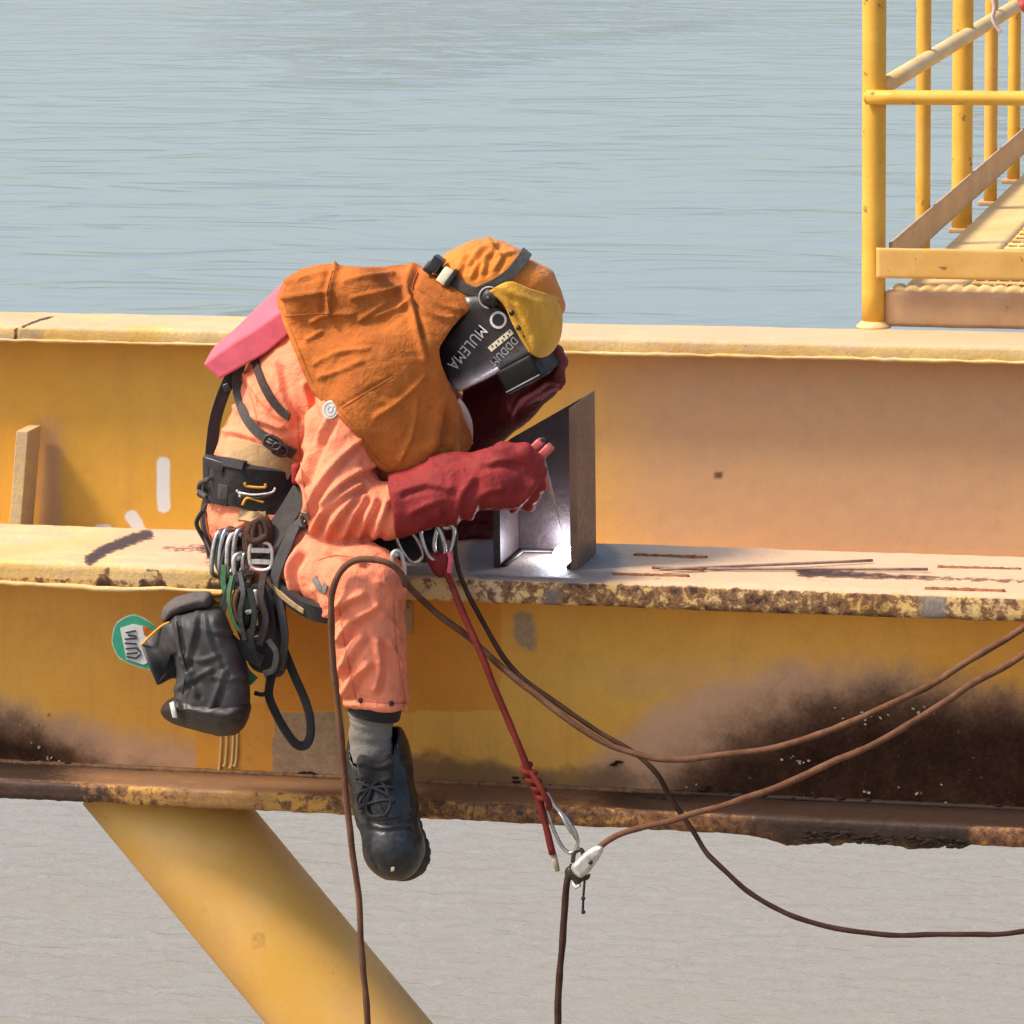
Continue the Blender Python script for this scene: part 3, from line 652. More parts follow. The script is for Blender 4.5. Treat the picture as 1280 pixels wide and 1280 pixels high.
def walkway():
    z0 = ZT2; yb = YB+WID2
    ypost = YB+.12
    base = PZ(1092, 409, z0)
    T = thing('walkway', 'yellow handrailed walkway end standing on the rear girder at upper right', 'walkway', (base.x+.6, base.y+1.5, z0))
    def pole(name, x, y, za, zb, r, m='tube'):
        V, F, U = tube_vf([Vector((x, y, z)) for z in np.linspace(za, zb, 12)], r, 20); return obj(name, V, F, m, T)
    ztop = z0+1.15
    p0 = Vector((base.x+.0, base.y+.0, z0))
    pole('post', p0.x, p0.y, z0, ztop, .0345)
    V, F, U = tube_vf([p0+Vector((0, 0, z)) for z in (.0, .006, .012, .02)], [.052, .05, .043, .035], 20); obj('post_foot', V, F, 'grate', T)
    # receding left side: posts on a line perpendicular to the girder
    depth = lambda px: p0.y + 12.1*((1900-1092)/(1900-px)-1.)
    zf = P(1200, 360, p0.y).z                                # floor level
    for px, r in ((1152, .023), (1203, .0345), (1240, .023), (1270, .023), (1300, .0345), (1330, .023)):
        y = depth(px); pole('post', p0.x+.01, y, zf-.06, ztop, r)
        v, f = box_vf((p0.x-.03, y-.04, zf-.075), (p0.x+.12, y+.04, zf-.060), .003); obj('post_bracket', v, f, 'channel', T)
    for y in (p0.y, p0.y+1.5, p0.y+3., p0.y+4.5, p0.y+6.): pole('post', p0.x+1.15, y, zf-.06 if y > p0.y else z0, ztop, .0345)
    # rails
    zr = P(1150, 120, p0.y).z
    def rail(name, a, b, r, m='tube'):
        V, F, U = tube_vf([a+(b-a)*i/14 for i in range(15)], r, 18); return obj(name, V, F, m, T)
    W_ = 1.15
    rail('rail', Vector((p0.x-.015, p0.y-.05, zr)), Vector((p0.x+W_, p0.y-.05, zr)), .021)
    V, F, U = tube_vf([Vector((p0.x-.022, p0.y-.05, zr)), Vector((p0.x-.015, p0.y-.05, zr))], [.012, .021], 18); obj('rail_end', V, F, 'tube', T)
    zr2 = P(1107, 107, p0.y).z
    rail('rail', Vector((p0.x+.03, p0.y, zr2)), Vector((p0.x+.03, p0.y+6, zr2)), .025, 'grate')
    rail('rail', Vector((p0.x, p0.y, ztop)), Vector((p0.x+W_, p0.y, ztop)), .025)
    rail('rail', Vector((p0.x, p0.y, ztop)), Vector((p0.x, p0.y+6, ztop)), .025)
    rail('rail', Vector((p0.x+W_, p0.y, zr2)), Vector((p0.x+W_, p0.y+6, zr2)), .021); rail('rail', Vector((p0.x+W_, p0.y, ztop)), Vector((p0.x+W_, p0.y+6, ztop)), .025)
    # toe boards
    za, zb_ = P(1200, 350, p0.y-.05).z, P(1200, 311, p0.y-.05).z
    V, F = grid_box((p0.x+.014, p0.y-.048, za), (p0.x+W_, p0.y-.040, zb_), 90, 1, 10, .0015, .002, 3); obj('toe_board', V, F, 'toe', T)
    V, F = grid_box((p0.x+.040, p0.y+.03, za+.0), (p0.x+.048, p0.y+6, zb_+.005), 1, 200, 10, .0015, .002, 4); obj('toe_board', V, F, 'channel', T)
    # channel under the floor edge
    zc0 = z0+.004; zc1 = P(1200, 365, p0.y).z
    V, F = grid_box((p0.x+.036, p0.y-.012, zc0), (p0.x+W_, p0.y+.0, zc1), 90, 2, 8, .0015, .003, 6); obj('edge_channel', V, F, 'channel', T)
    V, F = grid_box((p0.x+.036, p0.y+.001, zc1-.012), (p0.x+W_, p0.y+.07, zc1-.001), 60, 4, 1, .001, .001, 7); obj('channel_flange', V, F, 'grate', T)
    # floor: smooth border plate, then rows of grating bars
    V, F = grid_box((p0.x+.088, p0.y+.08, zf-.02), (p0.x+.260, p0.y+6, zf), 8, 120, 1, .001, .002, 8); obj('floor_plate', V, F, 'grate', T)
    b0, f0 = box_vf((-.0035, 0, -.03), (.0035, 5.9, 0)); me = None
    x = p0.x+.275; k = 0
    while x < p0.x+W_:
        if me is None:
            o = obj('grating_bar', [Vector((x, p0.y+.08, zf))+v for v in b0], f0, 'grate', T, smooth=False); me = o.data; loc0 = o.location.copy(); xs = x
        else:
            o = bpy.data.objects.new('grating_bar', me); COL.objects.link(o); o.parent = T; o.location = loc0+Vector((x-xs, 0, 0))
        x += .034
    me = None; y = p0.y+.10; vb, fb, U = tube_vf([Vector((0, 0, 0)), Vector((W_-.275, 0, 0))], .0065, 8)
    while y < p0.y+5.9:
        if me is None:
            o = obj('grating_rod', [Vector((p0.x+.275, y, zf+.001))+v for v in vb], fb, 'grate', T); me = o.data; loc0 = o.location.copy(); ys = y
        else:
            o = bpy.data.objects.new('grating_rod', me); COL.objects.link(o); o.parent = T; o.location = loc0+Vector((0, y-ys, 0))
        y += .10
    # rounded studs of anti-slip edge at the front
    vb, fb, U = tube_vf([Vector((0, 0, 0)), Vector((W_-.12, 0, 0))], .012, 8)
    for yy in (-.0, .04):
        q = [Vector((p0.x+.06+s, p0.y+yy+.01, zf-.012+.004*math.sin(s*150))) for s in np.arange(0, W_-.12, .008)]
        V, F, U = tube_vf(q, .013, 8); obj('serrated_bar', V, F, 'grate', T)
    s = tube('cord', [P(1236, -14, p0.y-.02), P(1243, 8, p0.y-.03), P(1241, 22, p0.y-.03), P(1245, 32, p0.y-.03), P(1251, 41, p0.y-.03)], .006, 'lining', None, seg=8)
    tag(s, 'short pale cord end hanging in front of the walkway handrail', 'cord')
    rg = tube('rag', [P(1276, -6, p0.y-.05), P(1280, 6, p0.y-.055), P(1282, 14, p0.y-.05)], [.012, .016, .008], 'holder', None)
    tag(rg, 'bit of red cloth at the handrail, upper right corner', 'rag')
walkway()

def stub():
    y0, y1 = .05, .235
    xr1 = PZ(722, 713, 0); y0 = xr1.y; xr = xr1.x; zt_r = P(714, 506, y0).z; xl = PZ(613, 713, 0).x; zt_l = P(613, 566, y0).z
    th = .015; y1 = y0+.185
    slope = (zt_r-zt_l)/(xr-xl); zt = lambda x: zt_r + (x-xr)*slope
    T = thing('steel_stub', 'short upright channel section of dark mill scale steel being welded to the girder', 'steel section', ((xl+xr)/2, (y0+y1)/2, 0))
    def slab(name, xa, xb, ya, yb, rust):
        nx, ny, nz = max(1, int((xb-xa)/.012)), max(1, int((yb-ya)/.012)), 24
        V, F = grid_box((xa, ya, 0), (xb, yb, 1), nx, ny, nz, 0, 0); V[:, 2] = V[:, 2]*np.array([zt(x) for x in V[:, 0]]) + .001
        obj(name, V, F, 'stub', T, smooth=False, attrs=dict(rust=np.zeros(len(V))+rust))
    slab('flange_plate', xr-th, xr, y0, y1, .85); slab('flange_plate', xl, xl+th, y0, y1, .0); slab('web_plate', xl+th+.001, xr-th-.001, y1-.016, y1-.002, .0)
    # weld bead round the foot
    q = [Vector((xl+th+.006, y0+.01, .004)), Vector((xl+th+.008, y1-.02, .004)), Vector((xr-th-.008, y1-.022, .004)), Vector((xr-th-.006, y0+.01, .004))]
    tube('weld_bead', q, .006, 'darksteel', T, seg=8, smoothpts=False)
    tip = P(705, 696, y0+.105)
    bm = bmesh.new(); bmesh.ops.create_icosphere(bm, subdivisions=3, radius=.024)
    v = [tip + Vector((x.co.x, x.co.y*.8, x.co.z*1.15)) for x in bm.verts]; f = [[k.index for k in q.verts] for q in bm.faces]; bm.free()
    tag(obj('welding_arc', v, f, 'arc'), 'blinding white welding arc at the foot of the steel section', 'arc')
    l = bpy.data.lights.new('arc_lamp', 'POINT'); l.energy = .65; l.color = (.80, .84, 1.0); l.shadow_soft_size = .014
    lo = bpy.data.objects.new('arc_lamp', l); COL.objects.link(lo); lo.location = tip + Vector((-.026, .006, .026)); lo['kind'] = 'helper'
    return tip, y0
ARC, STUBY = stub()

# ================================================================== THE WELDER
LEFT_HAND = (688, 466, .30)
person = thing('person', 'person in coral coveralls and orange leather hood bent forward welding, astride the front girder', 'person', P(345, 712, .14))

def body_prims(f):
    # pelvis, waist, chest and the round of the back
    f.ell(P(338, 655, .17), (.125, .15, .10), k=.05)
    f.cap(P(333, 640, .17), .112, P(345, 575, .17), .112, .06, flat=((0, 1, 0), 1.25))
    f.cap(P(345, 575, .17), .112, P(392, 490, .18), .135, .06, flat=((0, 1, 0), 1.25))
    f.cap(P(392, 490, .18), .130, P(450, 420, .19), .125, .06, flat=((0, 1, 0), 1.35))
    f.cap(P(450, 425, .19), .125, P(520, 410, .19), .105, .06, flat=((0, 1, 0), 1.4))
    f.cap(P(520, 405, .19), .085, P(600, 375, .18), .075, .05)           # neck
    f.ell(P(614, 372, .18), (.085, .080, .10), ax=[rt*.9+up*-.35, (0, 1, 0), up*.9+rt*.35], k=.03)
    f.cap(P(455, 555, .06), .075, P(520, 585, .03), .055, .05)
    leg_prims(f)
def arm_prims(f):
    # right arm
    f.cap(P(470, 455, .03), .085, P(452, 520, -.01), .082, .05)
    f.cap(P(440, 520, -.01), .082, P(422, 600, -.06), .071, .04)
    f.cap(P(422, 600, -.06), .071, P(424, 634, -.075), .066, .03)
    f.cap(P(424, 632, -.075), .064, P(480, 640, -.07), .058, .025)
    f.cap(P(480, 638, -.07), .052, P(600, 606, -.03), .040, .02)
    # left arm reaching up to the mask
    f.cap(P(500, 450, .34), .085, P(560, 545, .40), .065, .05)
    f.cap(P(560, 545, .40), .060, P(640, 500, .33), .045, .03)
def leg_prims(f):
    # right leg: thigh out over the girder's edge, shin hanging
    f.cap(P(352, 678, .09), .098, P(400, 705, -.03), .094, .05)
    f.cap(P(400, 705, -.03), .092, P(452, 728, -.115), .080, .04)
    f.cap(P(456, 734, -.12), .079, P(460, 800, -.115), .070, .03)
    f.cap(P(460, 800, -.115), .070, P(471, 872, -.11), .066, .03)
    # left leg on the far side of the girder
    f.cap(P(355, 672, .26), .10, P(500, 668, .40), .085, .05)
    f.cap(P(500, 668, .40), .085, P(585, 668, .475), .062, .04)
    f.cap(P(585, 668, .475), .062, P(580, 860, .50), .052, .04)

h = .0045
lo, hi = P(230, 930, .3), P(760, 270, .3)
F = Field((lo.x-.02, -.27, P(470, 905, -.1).z), (P(720, 600, .3).x, .62, P(600, 285, .2).z), h)
body_prims(F)
FA = Field(F.lo, F.lo+(F.n-1.5)*h, h); FA.F = np.full(F.n, .5, dtype=np.float32); FA.n = F.n; FA.ax = F.ax
arm_prims(FA)
kk = .012; hh = np.clip(.5+.5*(F.F-FA.F)/kk, 0, 1); F.F = (F.F*(1-hh)+FA.F*hh-kk*hh*(1-hh)).astype(np.float32)
# cut the trouser leg off at its hem
sl = tuple(slice(0, n) for n in F.n); pts = F.pts(sl); px, py = proj(pts.reshape(-1, 3))
px = px.reshape(F.n); py = py.reshape(F.n); yy = pts[..., 1]
hem = py - (882+(px-430)*.07)
F.F = np.where((yy < .12) & (px > 380), np.maximum(F.F, (hem/600)), F.F).astype(np.float32)
BODY_FIELD = F.F.copy()
V, Q = F.mesh(2)
N = vnormals(V, Q)
px, py = proj(V); front = (-N[:, 1] > -.15) & (V[:, 1] < .22)
dsp = np.zeros(len(V))
# loose cloth: broad soft lumps and small crumple everywhere
dsp += .014*(fbm(V*np.array([11, 11, 9]), 71)-.5) + .008*(1-np.abs(2*fbm(V*np.array([24, 24, 17]), 81)-1)-.6)
def folds(lst, w, a):
    global dsp
    for pl_ in lst:
        d = segdist(px, py, round_open(pl_)); dsp = dsp + np.where(front, a*np.exp(-(d/w)**2), 0)
def round_open(pl_): return [(p.x, p.y) for p in catmull([(x, y, 0) for x, y in pl_], 5)]
ridge = [[(392, 662), (402, 640), (425, 620), (450, 606)], [(408, 668), (420, 645), (440, 622)], [(428, 670), (440, 645), (455, 622)], [(448, 670), (458, 648), (468, 625)], [(468, 668), (476, 648), (482, 628)],
         [(384, 640), (402, 600), (432, 565), (460, 540)], [(378, 600), (392, 560), (410, 525)], [(400, 630), (430, 600), (468, 580)], [(385, 560), (388, 520), (380, 480)],
         [(412, 770), (428, 752), (452, 742)], [(424, 800), (440, 775), (470, 755)], [(425, 838), (440, 812), (452, 796)], [(432, 866), (446, 842), (458, 830)], [(497, 752), (484, 738), (470, 730)], [(498, 790), (486, 772), (476, 764)], [(500, 830), (488, 806)], [(468, 860), (474, 830), (470, 800)],
         [(290, 500), (310, 520), (350, 535)], [(285, 540), (310, 545), (345, 560)], [(310, 470), (330, 500), (362, 530)], [(345, 455), (352, 490), (366, 520)],
         [(372, 690), (362, 712), (368, 742)], [(410, 690), (430, 698), (450, 704)], [(395, 735), (405, 748), (410, 765)], [(290, 690), (300, 660), (320, 650)]]
folds(ridge, 4.2, .011)
folds([[(a[0]+7, a[1]+5) for a in r] for r in ridge], 4.0, -.009)
folds([[(432, 880), (470, 884), (512, 888)]], 4, .004); folds([[(432, 871), (470, 875), (513, 879)]], 2.5, -.004)
folds([[(378, 668), (360, 690), (355, 720), (362, 750)]], 3, -.006)
V = V + N*dsp[:, None]
V = smooth_mesh(V, Q, 1, .3)
body = obj('body', V, Q, 'coral', person)
BVH = BVHTree.FromPolygons([Vector(v) for v in V.tolist()], Q.tolist())
BODY_V, BODY_Q = V, Q
def S(px, py, off=.006, bvh=None, dflt=None):
    """the point of the clothed body seen at a pixel, lifted off the cloth"""
    d = ray(px, py); r = (bvh or BVH).ray_cast(CAM, d)
    if r[0] is None:
        y = dflt if dflt is not None else .1; return P(px, py, y), -d
    n = r[1] if r[1].dot(d) < 0 else -r[1]
    return r[0] + n*off - d*off*.4, n

# ---- cape: a leather sheet over back and shoulders
def make_cape():
    f = Field((P(340, 500, .2).x, -.16, P(560, 605, 0).z), (P(640, 400, .2).x, .56, P(500, 318, .2).z), .0036)
    f.cap(P(392, 478, .18), .150, P(455, 428, .19), .150, .06, flat=((0, 1, 0), 1.42))
    f.cap(P(430, 428, .19), .150, P(535, 415, .19), .132, .06, flat=((0, 1, 0), 1.45))
    f.cap(P(530, 405, .19), .110, P(590, 385, .18), .095, .05, flat=((0, 1, 0), 1.15))
    f.cap(P(475, 450, .03), .098, P(458, 520, -.01), .098, .06)
    f.cap(P(470, 480, .0), .095, P(505, 560, -.0), .075, .06)
    f.cap(P(520, 440, .10), .115, P(545, 540, .10), .085, .07, flat=((0, 1, 0), 1.3))
    f.cap(P(500, 450, .34), .098, P(540, 530, .39), .085, .05)
    for yy in (.0, .10, .20, .30): f.cap(P(384, 368, yy), .050, P(450, 368, yy), .060, .05)
    sl = tuple(slice(0, n) for n in f.n); p = f.pts(sl); a, b = proj(p.reshape(-1, 3))
    poly = round_poly([(349, 340), (366, 333), (400, 330), (440, 334), (475, 334), (518, 330), (535, 340), (560, 352), (590, 366), (604, 372), (590, 386), (570, 403), (553, 425), (549, 440), (556, 472), (572, 500), (582, 522), (590, 552), (575, 572), (540, 584), (510, 590), (482, 590), (466, 575), (446, 545), (420, 518), (398, 500), (385, 478), (368, 436), (352, 396), (346, 366)], 4)
    pd = polydist(a, b, poly).reshape(f.n)/600
    f.F = np.maximum(np.maximum(f.F, -(f.F+.011)), pd).astype(np.float32)
    V, Q = f.mesh(2); N = vnormals(V, Q); a, b = proj(V)
    d = .005*(fbm(V*np.array([13, 13, 13]), 91)-.5) + .004*(1-np.abs(2*fbm(V*np.array([20, 20, 30]), 95)-1)-.6)*sstep(.2, .7, vnoise(V*6, 97)+.25)
    fr = (V[:, 1] < .25)
    def fo(lst, w, amp):
        nonlocal d
        for q in lst: d = d + np.where(fr, amp*np.exp(-(segdist(a, b, round_open(q))/w)**2), 0)
    fo([[(360, 352), (390, 345), (420, 336)], [(355, 372), (385, 368), (412, 364)], [(432, 352), (455, 346), (490, 344)], [(440, 372), (470, 366), (500, 360)], [(395, 455), (425, 440), (460, 436)], [(400, 472), (430, 462), (452, 452)], [(515, 362), (545, 380), (575, 388)], [(522, 385), (545, 396), (565, 398)], [(500, 385), (520, 372)], [(390, 402), (410, 392), (440, 392)], [(385, 425), (402, 414)], [(470, 395), (500, 385), (515, 380)], [(450, 400), (480, 378)], [(470, 520), (500, 500), (530, 470)], [(500, 575), (515, 540), (520, 500)]], 3.2, .0065)
    fo([[(516, 334), (508, 360), (516, 390), (522, 420), (530, 450)]], 4, .009); fo([[(523, 340), (516, 362), (523, 392), (530, 420)]], 4, -.010)
    fo([[(420, 336), (413, 360), (412, 392)]], 3, .008); fo([[(411, 340), (404, 365), (404, 392)]], 4, -.006)
    fo([[(425, 508), (455, 490), (490, 470)]], 1.8, -.003)
    fo([[(540, 560), (548, 510), (545, 470)], [(565, 560), (566, 515)]], 7, .010); fo([[(553, 560), (558, 515)]], 5, -.008)
    V = V + N*d[:, None]
    o = obj('cape', smooth_mesh(V, Q, 1, .3), Q, 'suede', person)
    # pale lining showing at the front edge
    q = [P(x, y, .03+.02*i) for i, (x, y) in enumerate(((572, 500), (580, 516), (587, 534), (590, 554)))]
    q = catmull(q, 6); v, ff = ribbon_vf(q, [Vector((.3, -1, 0))]*len(q), [.004+.016*math.sin(math.pi*min(1, (i+3)/len(q))) for i in range(len(q))], .008)
    obj('cape_lining', v, ff, 'lining', person)
    return BVHTree.FromPolygons([Vector(x) for x in V.tolist()], Q.tolist())
CAPE = make_cape()

# ---- hood over the head
def make_hood():
    c = P(612, 362, .18)
    f = Field((c.x-.17, -.0, c.z-.15), (c.x+.20, .36, c.z+.15), .0034)
    a1 = rt*.94-up*.34
    f.ell(P(611, 358, .18), (.107, .098, .099), ax=[a1, (0, 1, 0), up*.94+rt*.34], k=.02)
    f.ell(P(646, 374, .18), (.066, .080, .062), ax=[a1, (0, 1, 0), up*.94+rt*.34], k=.04)
    f.cap(P(575, 372, .18), .085, P(600, 400, .18), .075, .04)
    f.cap(P(676, 352, .18), .030, P(692, 384, .18), .024, .03, flat=((0, 1, 0), 1.9))
    V, Q = f.mesh(2); N = vnormals(V, Q); a, b = proj(V)
    d = .006*(fbm(V*28, 101)-.5)
    for q in ([(585, 330), (600, 312), (620, 305)], [(590, 345), (596, 328)], [(603, 340), (606, 322), (616, 310)], [(622, 318), (640, 316), (655, 322)], [(572, 340), (580, 320)], [(618, 335), (626, 322)], [(610, 300), (614, 306), (622, 312)]):
        d += np.where(V[:, 1] < .2, .0055*np.exp(-(segdist(a, b, q)/3.2)**2), 0)
        d -= np.where(V[:, 1] < .2, .004*np.exp(-(segdist(a-6, b-2, q)/3)**2), 0)
    V = V + N*d[:, None]
    obj('hood', V, Q, 'hood', person)
    return BVHTree.FromPolygons([Vector(x) for x in V.tolist()], Q.tolist())
HOOD = make_hood()

def strap(name, pix, w, m, parent, bvh=None, th=.005, off=.005, dflt=None, n=5):
    c2 = catmull([(x, y, 0) for x, y in pix], n); pts, nn = [], []
    for p in c2:
        a, b = S(p.x, p.y, off, bvh, dflt); pts.append(a); nn.append(b)
    for _ in range(3):
        pts = [pts[0]]+[(pts[i-1]+pts[i]*2+pts[i+1])/4 for i in range(1, len(pts)-1)]+[pts[-1]]
        nn = [nn[0]]+[(nn[i-1]+nn[i]*2+nn[i+1]).normalized() for i in range(1, len(nn)-1)]+[nn[-1]]
    v, f = ribbon_vf(pts, nn, w, th); return obj(name, v, f, m, parent, sharp=.6)

# ---- welding mask
def make_mask():
    T = bpy.data.objects.new('welding_mask', None); COL.objects.link(T); T.empty_display_size = .05
    finish(T, person, P(613, 430, .18))
    pivot = P(613, 372, .06)
    a = (P(665, 439, .06)-P(569, 490, .06)); a.y = 0; A = a.normalized()                 # chin -> brow
    Fv = Vector((0, 1, 0)).cross(A); Fv = -Fv if Fv.z > 0 else Fv                        # facing, down and forwards
    yn, yf = .075, .285                                                                  # near and far cheek
    c0 = P(569, 490, yn); L = (P(665, 439, yn)-c0).dot(A)
    # outline of the near cheek plate, along its height from chin to brow: how far it reaches back
    prof = [(0.00, .075), (.10, .108), (.25, .125), (.45, .150), (.62, .165), (.80, .150), (.93, .105), (1.0, .065)]
    rb = .030
    V = []; Fc = []; ns = 26; prev = None
    for i in range(ns+1):
        s = i/ns; ln = np.interp(s, [p[0] for p in prof], [p[1] for p in prof]); o = c0 + A*(L*s)
        ring = []
        bow = .030*(1-(2*s-1)**2)*0 + .0
        for j in range(5): ring.append((yn, -ln + (ln-rb)*j/4))                           # cheek plate, back to front
        for j in range(1, 7):
            t = math.pi/2*j/6; ring.append((yn+rb*(1-math.cos(t)), -rb+rb*math.sin(t)))
        for j in range(1, 8): ring.append((yn+rb+(yf-yn-2*rb)*j/8, .006*math.sin(math.pi*j/8)))
        for j in range(0, 7):
            t = math.pi/2*j/6; ring.append((yf-rb+rb*math.sin(t), -rb+rb*math.cos(t)))
        for j in range(1, 5): ring.append((yf, -rb-(ln-rb)*j/4))
        k = len(ring)
        for y, d in ring: V.append(Vector((o.x, y, o.z)) + Fv*d)
        if i:
            for j in range(k-1): Fc.append([(i-1)*k+j, i*k+j, i*k+j+1, (i-1)*k+j+1])
    sheen_ring = [math.exp(-((j-8.8)/2.8)**2)*(1 if j < 12 else .4) for i in range(ns+1) for j in range(k)]  # strength of the painted highlight, strongest on the near rounded corner
    o = obj('shell', V, Fc, 'mask', T, attrs=dict(edge_sheen=sheen_ring)); md = o.modifiers.new('thickness', 'SOLIDIFY'); md.thickness = .004; md.offset = -1
    shell_n = Vector((0, -1, 0))
    # lens housing on the lower front, standing proud of the shell
    q0, q1 = P(622, 464, yn), P(664, 443, yn)
    cx = (q0+q1)/2; hl = (q1-q0).length/2
    v, f = obox_vf(Vector((cx.x, (yn+yf)/2-.010, cx.z))+Fv*.026, [A, Vector((0, 1, 0)), Fv], (hl*1.06, (yf-yn)/2+.006, .027), .007); obj('lens_housing', v, f, 'lens', T)
    v, f = obox_vf(Vector((cx.x, yn-.0175, cx.z))+Fv*.046, [A, Vector((0, 1, 0)), Fv], (hl*1.0, .001, .0014), .0); obj('housing_rim', v, f, 'greymark', T)
    v, f = obox_vf(Vector((cx.x, (yn+yf)/2, cx.z))+Fv*.054, [A, Vector((0, 1, 0)), Fv], (hl*.72, .055, .002)); obj('lens', v, f, 'blackplastic', T)
    # pivot knob
    for r, d, m in ((.0205, .006, 'mask'), (.0165, .016, 'blackplastic'), (.006, .020, 'darksteel')):
        V_, F_, U = tube_vf([pivot+Vector((0, .014, 0)), pivot+Vector((0, -d+.004, 0)), pivot+Vector((0, -d, 0))], [r, r, r*.8], 24); obj('pivot_knob', V_, F_, m, T)
    V_, F_, U = tube_vf(catmull([pivot+Vector((math.cos(t)*.0225, -.004, math.sin(t)*.0225)) for t in np.linspace(1.2, 4.6, 8)], 4), .0022, 6); obj('knob_ring', V_, F_, 'greymark', T)
    # yellow leather flap over the brow
    def along(pts, t):
        a = np.array(pts, float); d = np.concatenate([[0], np.cumsum(np.hypot(*np.diff(a, axis=0).T))]); d /= d[-1]
        return np.array([np.interp(t, d, a[:, 0]), np.interp(t, d, a[:, 1])])
    eL = [(p.x, p.y) for p in catmull([(611, 364, 0), (629, 380, 0), (640, 403, 0), (651, 424, 0), (662, 441, 0)], 6)]
    eR = [(p.x, p.y) for p in catmull([(697, 371, 0), (702, 394, 0), (700, 421, 0), (691, 438, 0)], 6)]
    eT = [(p.x, p.y) for p in catmull([(611, 364, 0), (625, 356, 0), (640, 352, 0), (662, 361, 0), (697, 371, 0)], 6)]
    eB = [(p.x, p.y) for p in catmull([(662, 441, 0), (674, 447, 0), (684, 444, 0), (691, 438, 0)], 6)]
    Vp = []; Qp = []; nu, nv = 44, 30
    for a in range(nu+1):
        for b in range(nv+1):
            u = a/nu*1.7; v = b/nv; k = min(u, 1.)
            L_, R_, T_, B_ = along(eL, v), along(eR, v), along(eT, k), along(eB, k)
            c = (1-k)*L_ + k*R_ + (1-v)*T_ + v*B_ - ((1-k)*(1-v)*np.array(eL[0]) + k*(1-v)*np.array(eR[0]) + (1-k)*v*np.array(eL[-1]) + k*v*np.array(eR[-1]))
            y = .050 + .11*k**2.4
            if u > 1: y = .16 + .20*(u-1); c = c + np.array([-60*(u-1)**2, -6*(u-1)])
            fo = 0
            for q, am, w in (([(628, 362), (655, 372), (696, 384)], .004, 3), ([(645, 380), (656, 404), (670, 434)], .004, 3.5), ([(632, 358), (664, 378), (690, 396)], .0035, 3), ([(640, 372), (648, 392), (664, 420)], -.004, 3), ([(670, 380), (690, 402)], .003, 4)):
                fo += am*math.exp(-(segdist(np.array([c[0]]), np.array([c[1]]), q)[0]/w)**2)
            if u < .10: fo += .004
            Vp.append(P(c[0], c[1], y-fo if u <= 1 else y))
    for a in range(nu):
        for b in range(nv): Qp.append([a*(nv+1)+b, a*(nv+1)+b+1, (a+1)*(nv+1)+b+1, (a+1)*(nv+1)+b])
    o = obj('leather_flap', Vp, Qp, 'yleather', T); md = o.modifiers.new('thickness', 'SOLIDIFY'); md.thickness = .004; md.offset = 0
    bv = BVHTree.FromPolygons(Vp, Qp)
    for x, y, r in ((639.5, 391, .0058), (648.5, 410, .0058), (654.5, 420.5, .004)):
        p, n = S(x, y, .001, bv, .06); V_, F_, U = tube_vf([p-n*.004, p+n*.0015], [r, r*.95], 12); obj('eyelet', V_, F_, 'darksteel', T)
    # hand lettering on the cheek, upside down as the head is bowed
    def text(s, px, py, ex, ey, size, m, sx=1.0):
        c = bpy.data.curves.new('lettering', 'FONT'); c.body = s; c.size = size; c.extrude = .0004; c.offset = .0001; c.align_x = 'LEFT'; c.space_character = 1.08
        o = bpy.data.objects.new('t', c); COL.objects.link(o); dg = bpy.context.evaluated_depsgraph_get(); me = bpy.data.meshes.new_from_object(o.evaluated_get(dg))
        bpy.data.objects.remove(o)
        p0 = P(px, py, yn-.0060); p1 = P(ex, ey, yn-.0060); X = (p1-p0).normalized(); Y = Vector((0, -1, 0)).cross(X)
        w = [p0 + X*v.co.x*sx + Y*v.co.y + Vector((0, -1, 0))*v.co.z for v in me.vertices]; fs = [list(f.vertices) for f in me.polygons]
        return obj('lettering', w, fs, m, T, smooth=False)
    text('O', 622, 384, 602, 411, .050, 'white')
    text('MULEMA', 600, 405, 551, 465, .034, 'white', .80)
    text('DDDUM', 642, 420, 606, 458, .024, 'greymark', .8)
    # small pale printed sticker
    a0, a1 = P(640, 414, yn-.0058), P(612, 437, yn-.0058); X = (a1-a0).normalized(); Y = Vector((0, 1, 0)).cross(X)
    v, f = obox_vf((a0+a1)/2, [X, Vector((0, 1, 0)), Y], ((a1-a0).length/2, .001, .0060)); obj('sticker', v, f, 'cream', T, smooth=False)
    for k, u in enumerate((.08, .2, .33, .45, .58, .72, .85)):
        v, f = obox_vf(a0+(a1-a0)*u+Vector((0, -.0012, 0))+Y*(.002*(-1)**k), [X, Vector((0, 1, 0)), Y], (.0016, .0006, .0022)); obj('sticker_print', v, f, 'blackplastic', T, smooth=False)
    # headband: straps over the hood and the ratchet at the nape
    strap('headband', [(545, 332), (556, 343), (570, 353), (586, 361), (600, 364), (612, 360)], .020, 'grey_web', T, HOOD, .006, .006, .1)
    strap('headband', [(600, 364), (618, 356), (634, 346), (646, 334), (656, 318)], .024, 'grey_web', T, HOOD, .006, .007, .1)
    p, n = S(546, 330, .004, HOOD, .12)
    for c, hx, m in ((P(545, 330, .10), (.012, .018, .016), 'blackplastic'), (P(538, 334, .11), (.010, .016, .011), 'blackplastic'), (P(557, 345, .085), (.011, .010, .017), 'cream'), (P(565, 347, .085), (.006, .012, .019), 'blackplastic')):
        v, f = obox_vf(c, [rt*.8-up*.55, Vector((0, 1, 0)), up*.8+rt*.55], hx, .003); obj('ratchet' if m != 'cream' else 'adjuster', v, f, m, T)
make_mask()

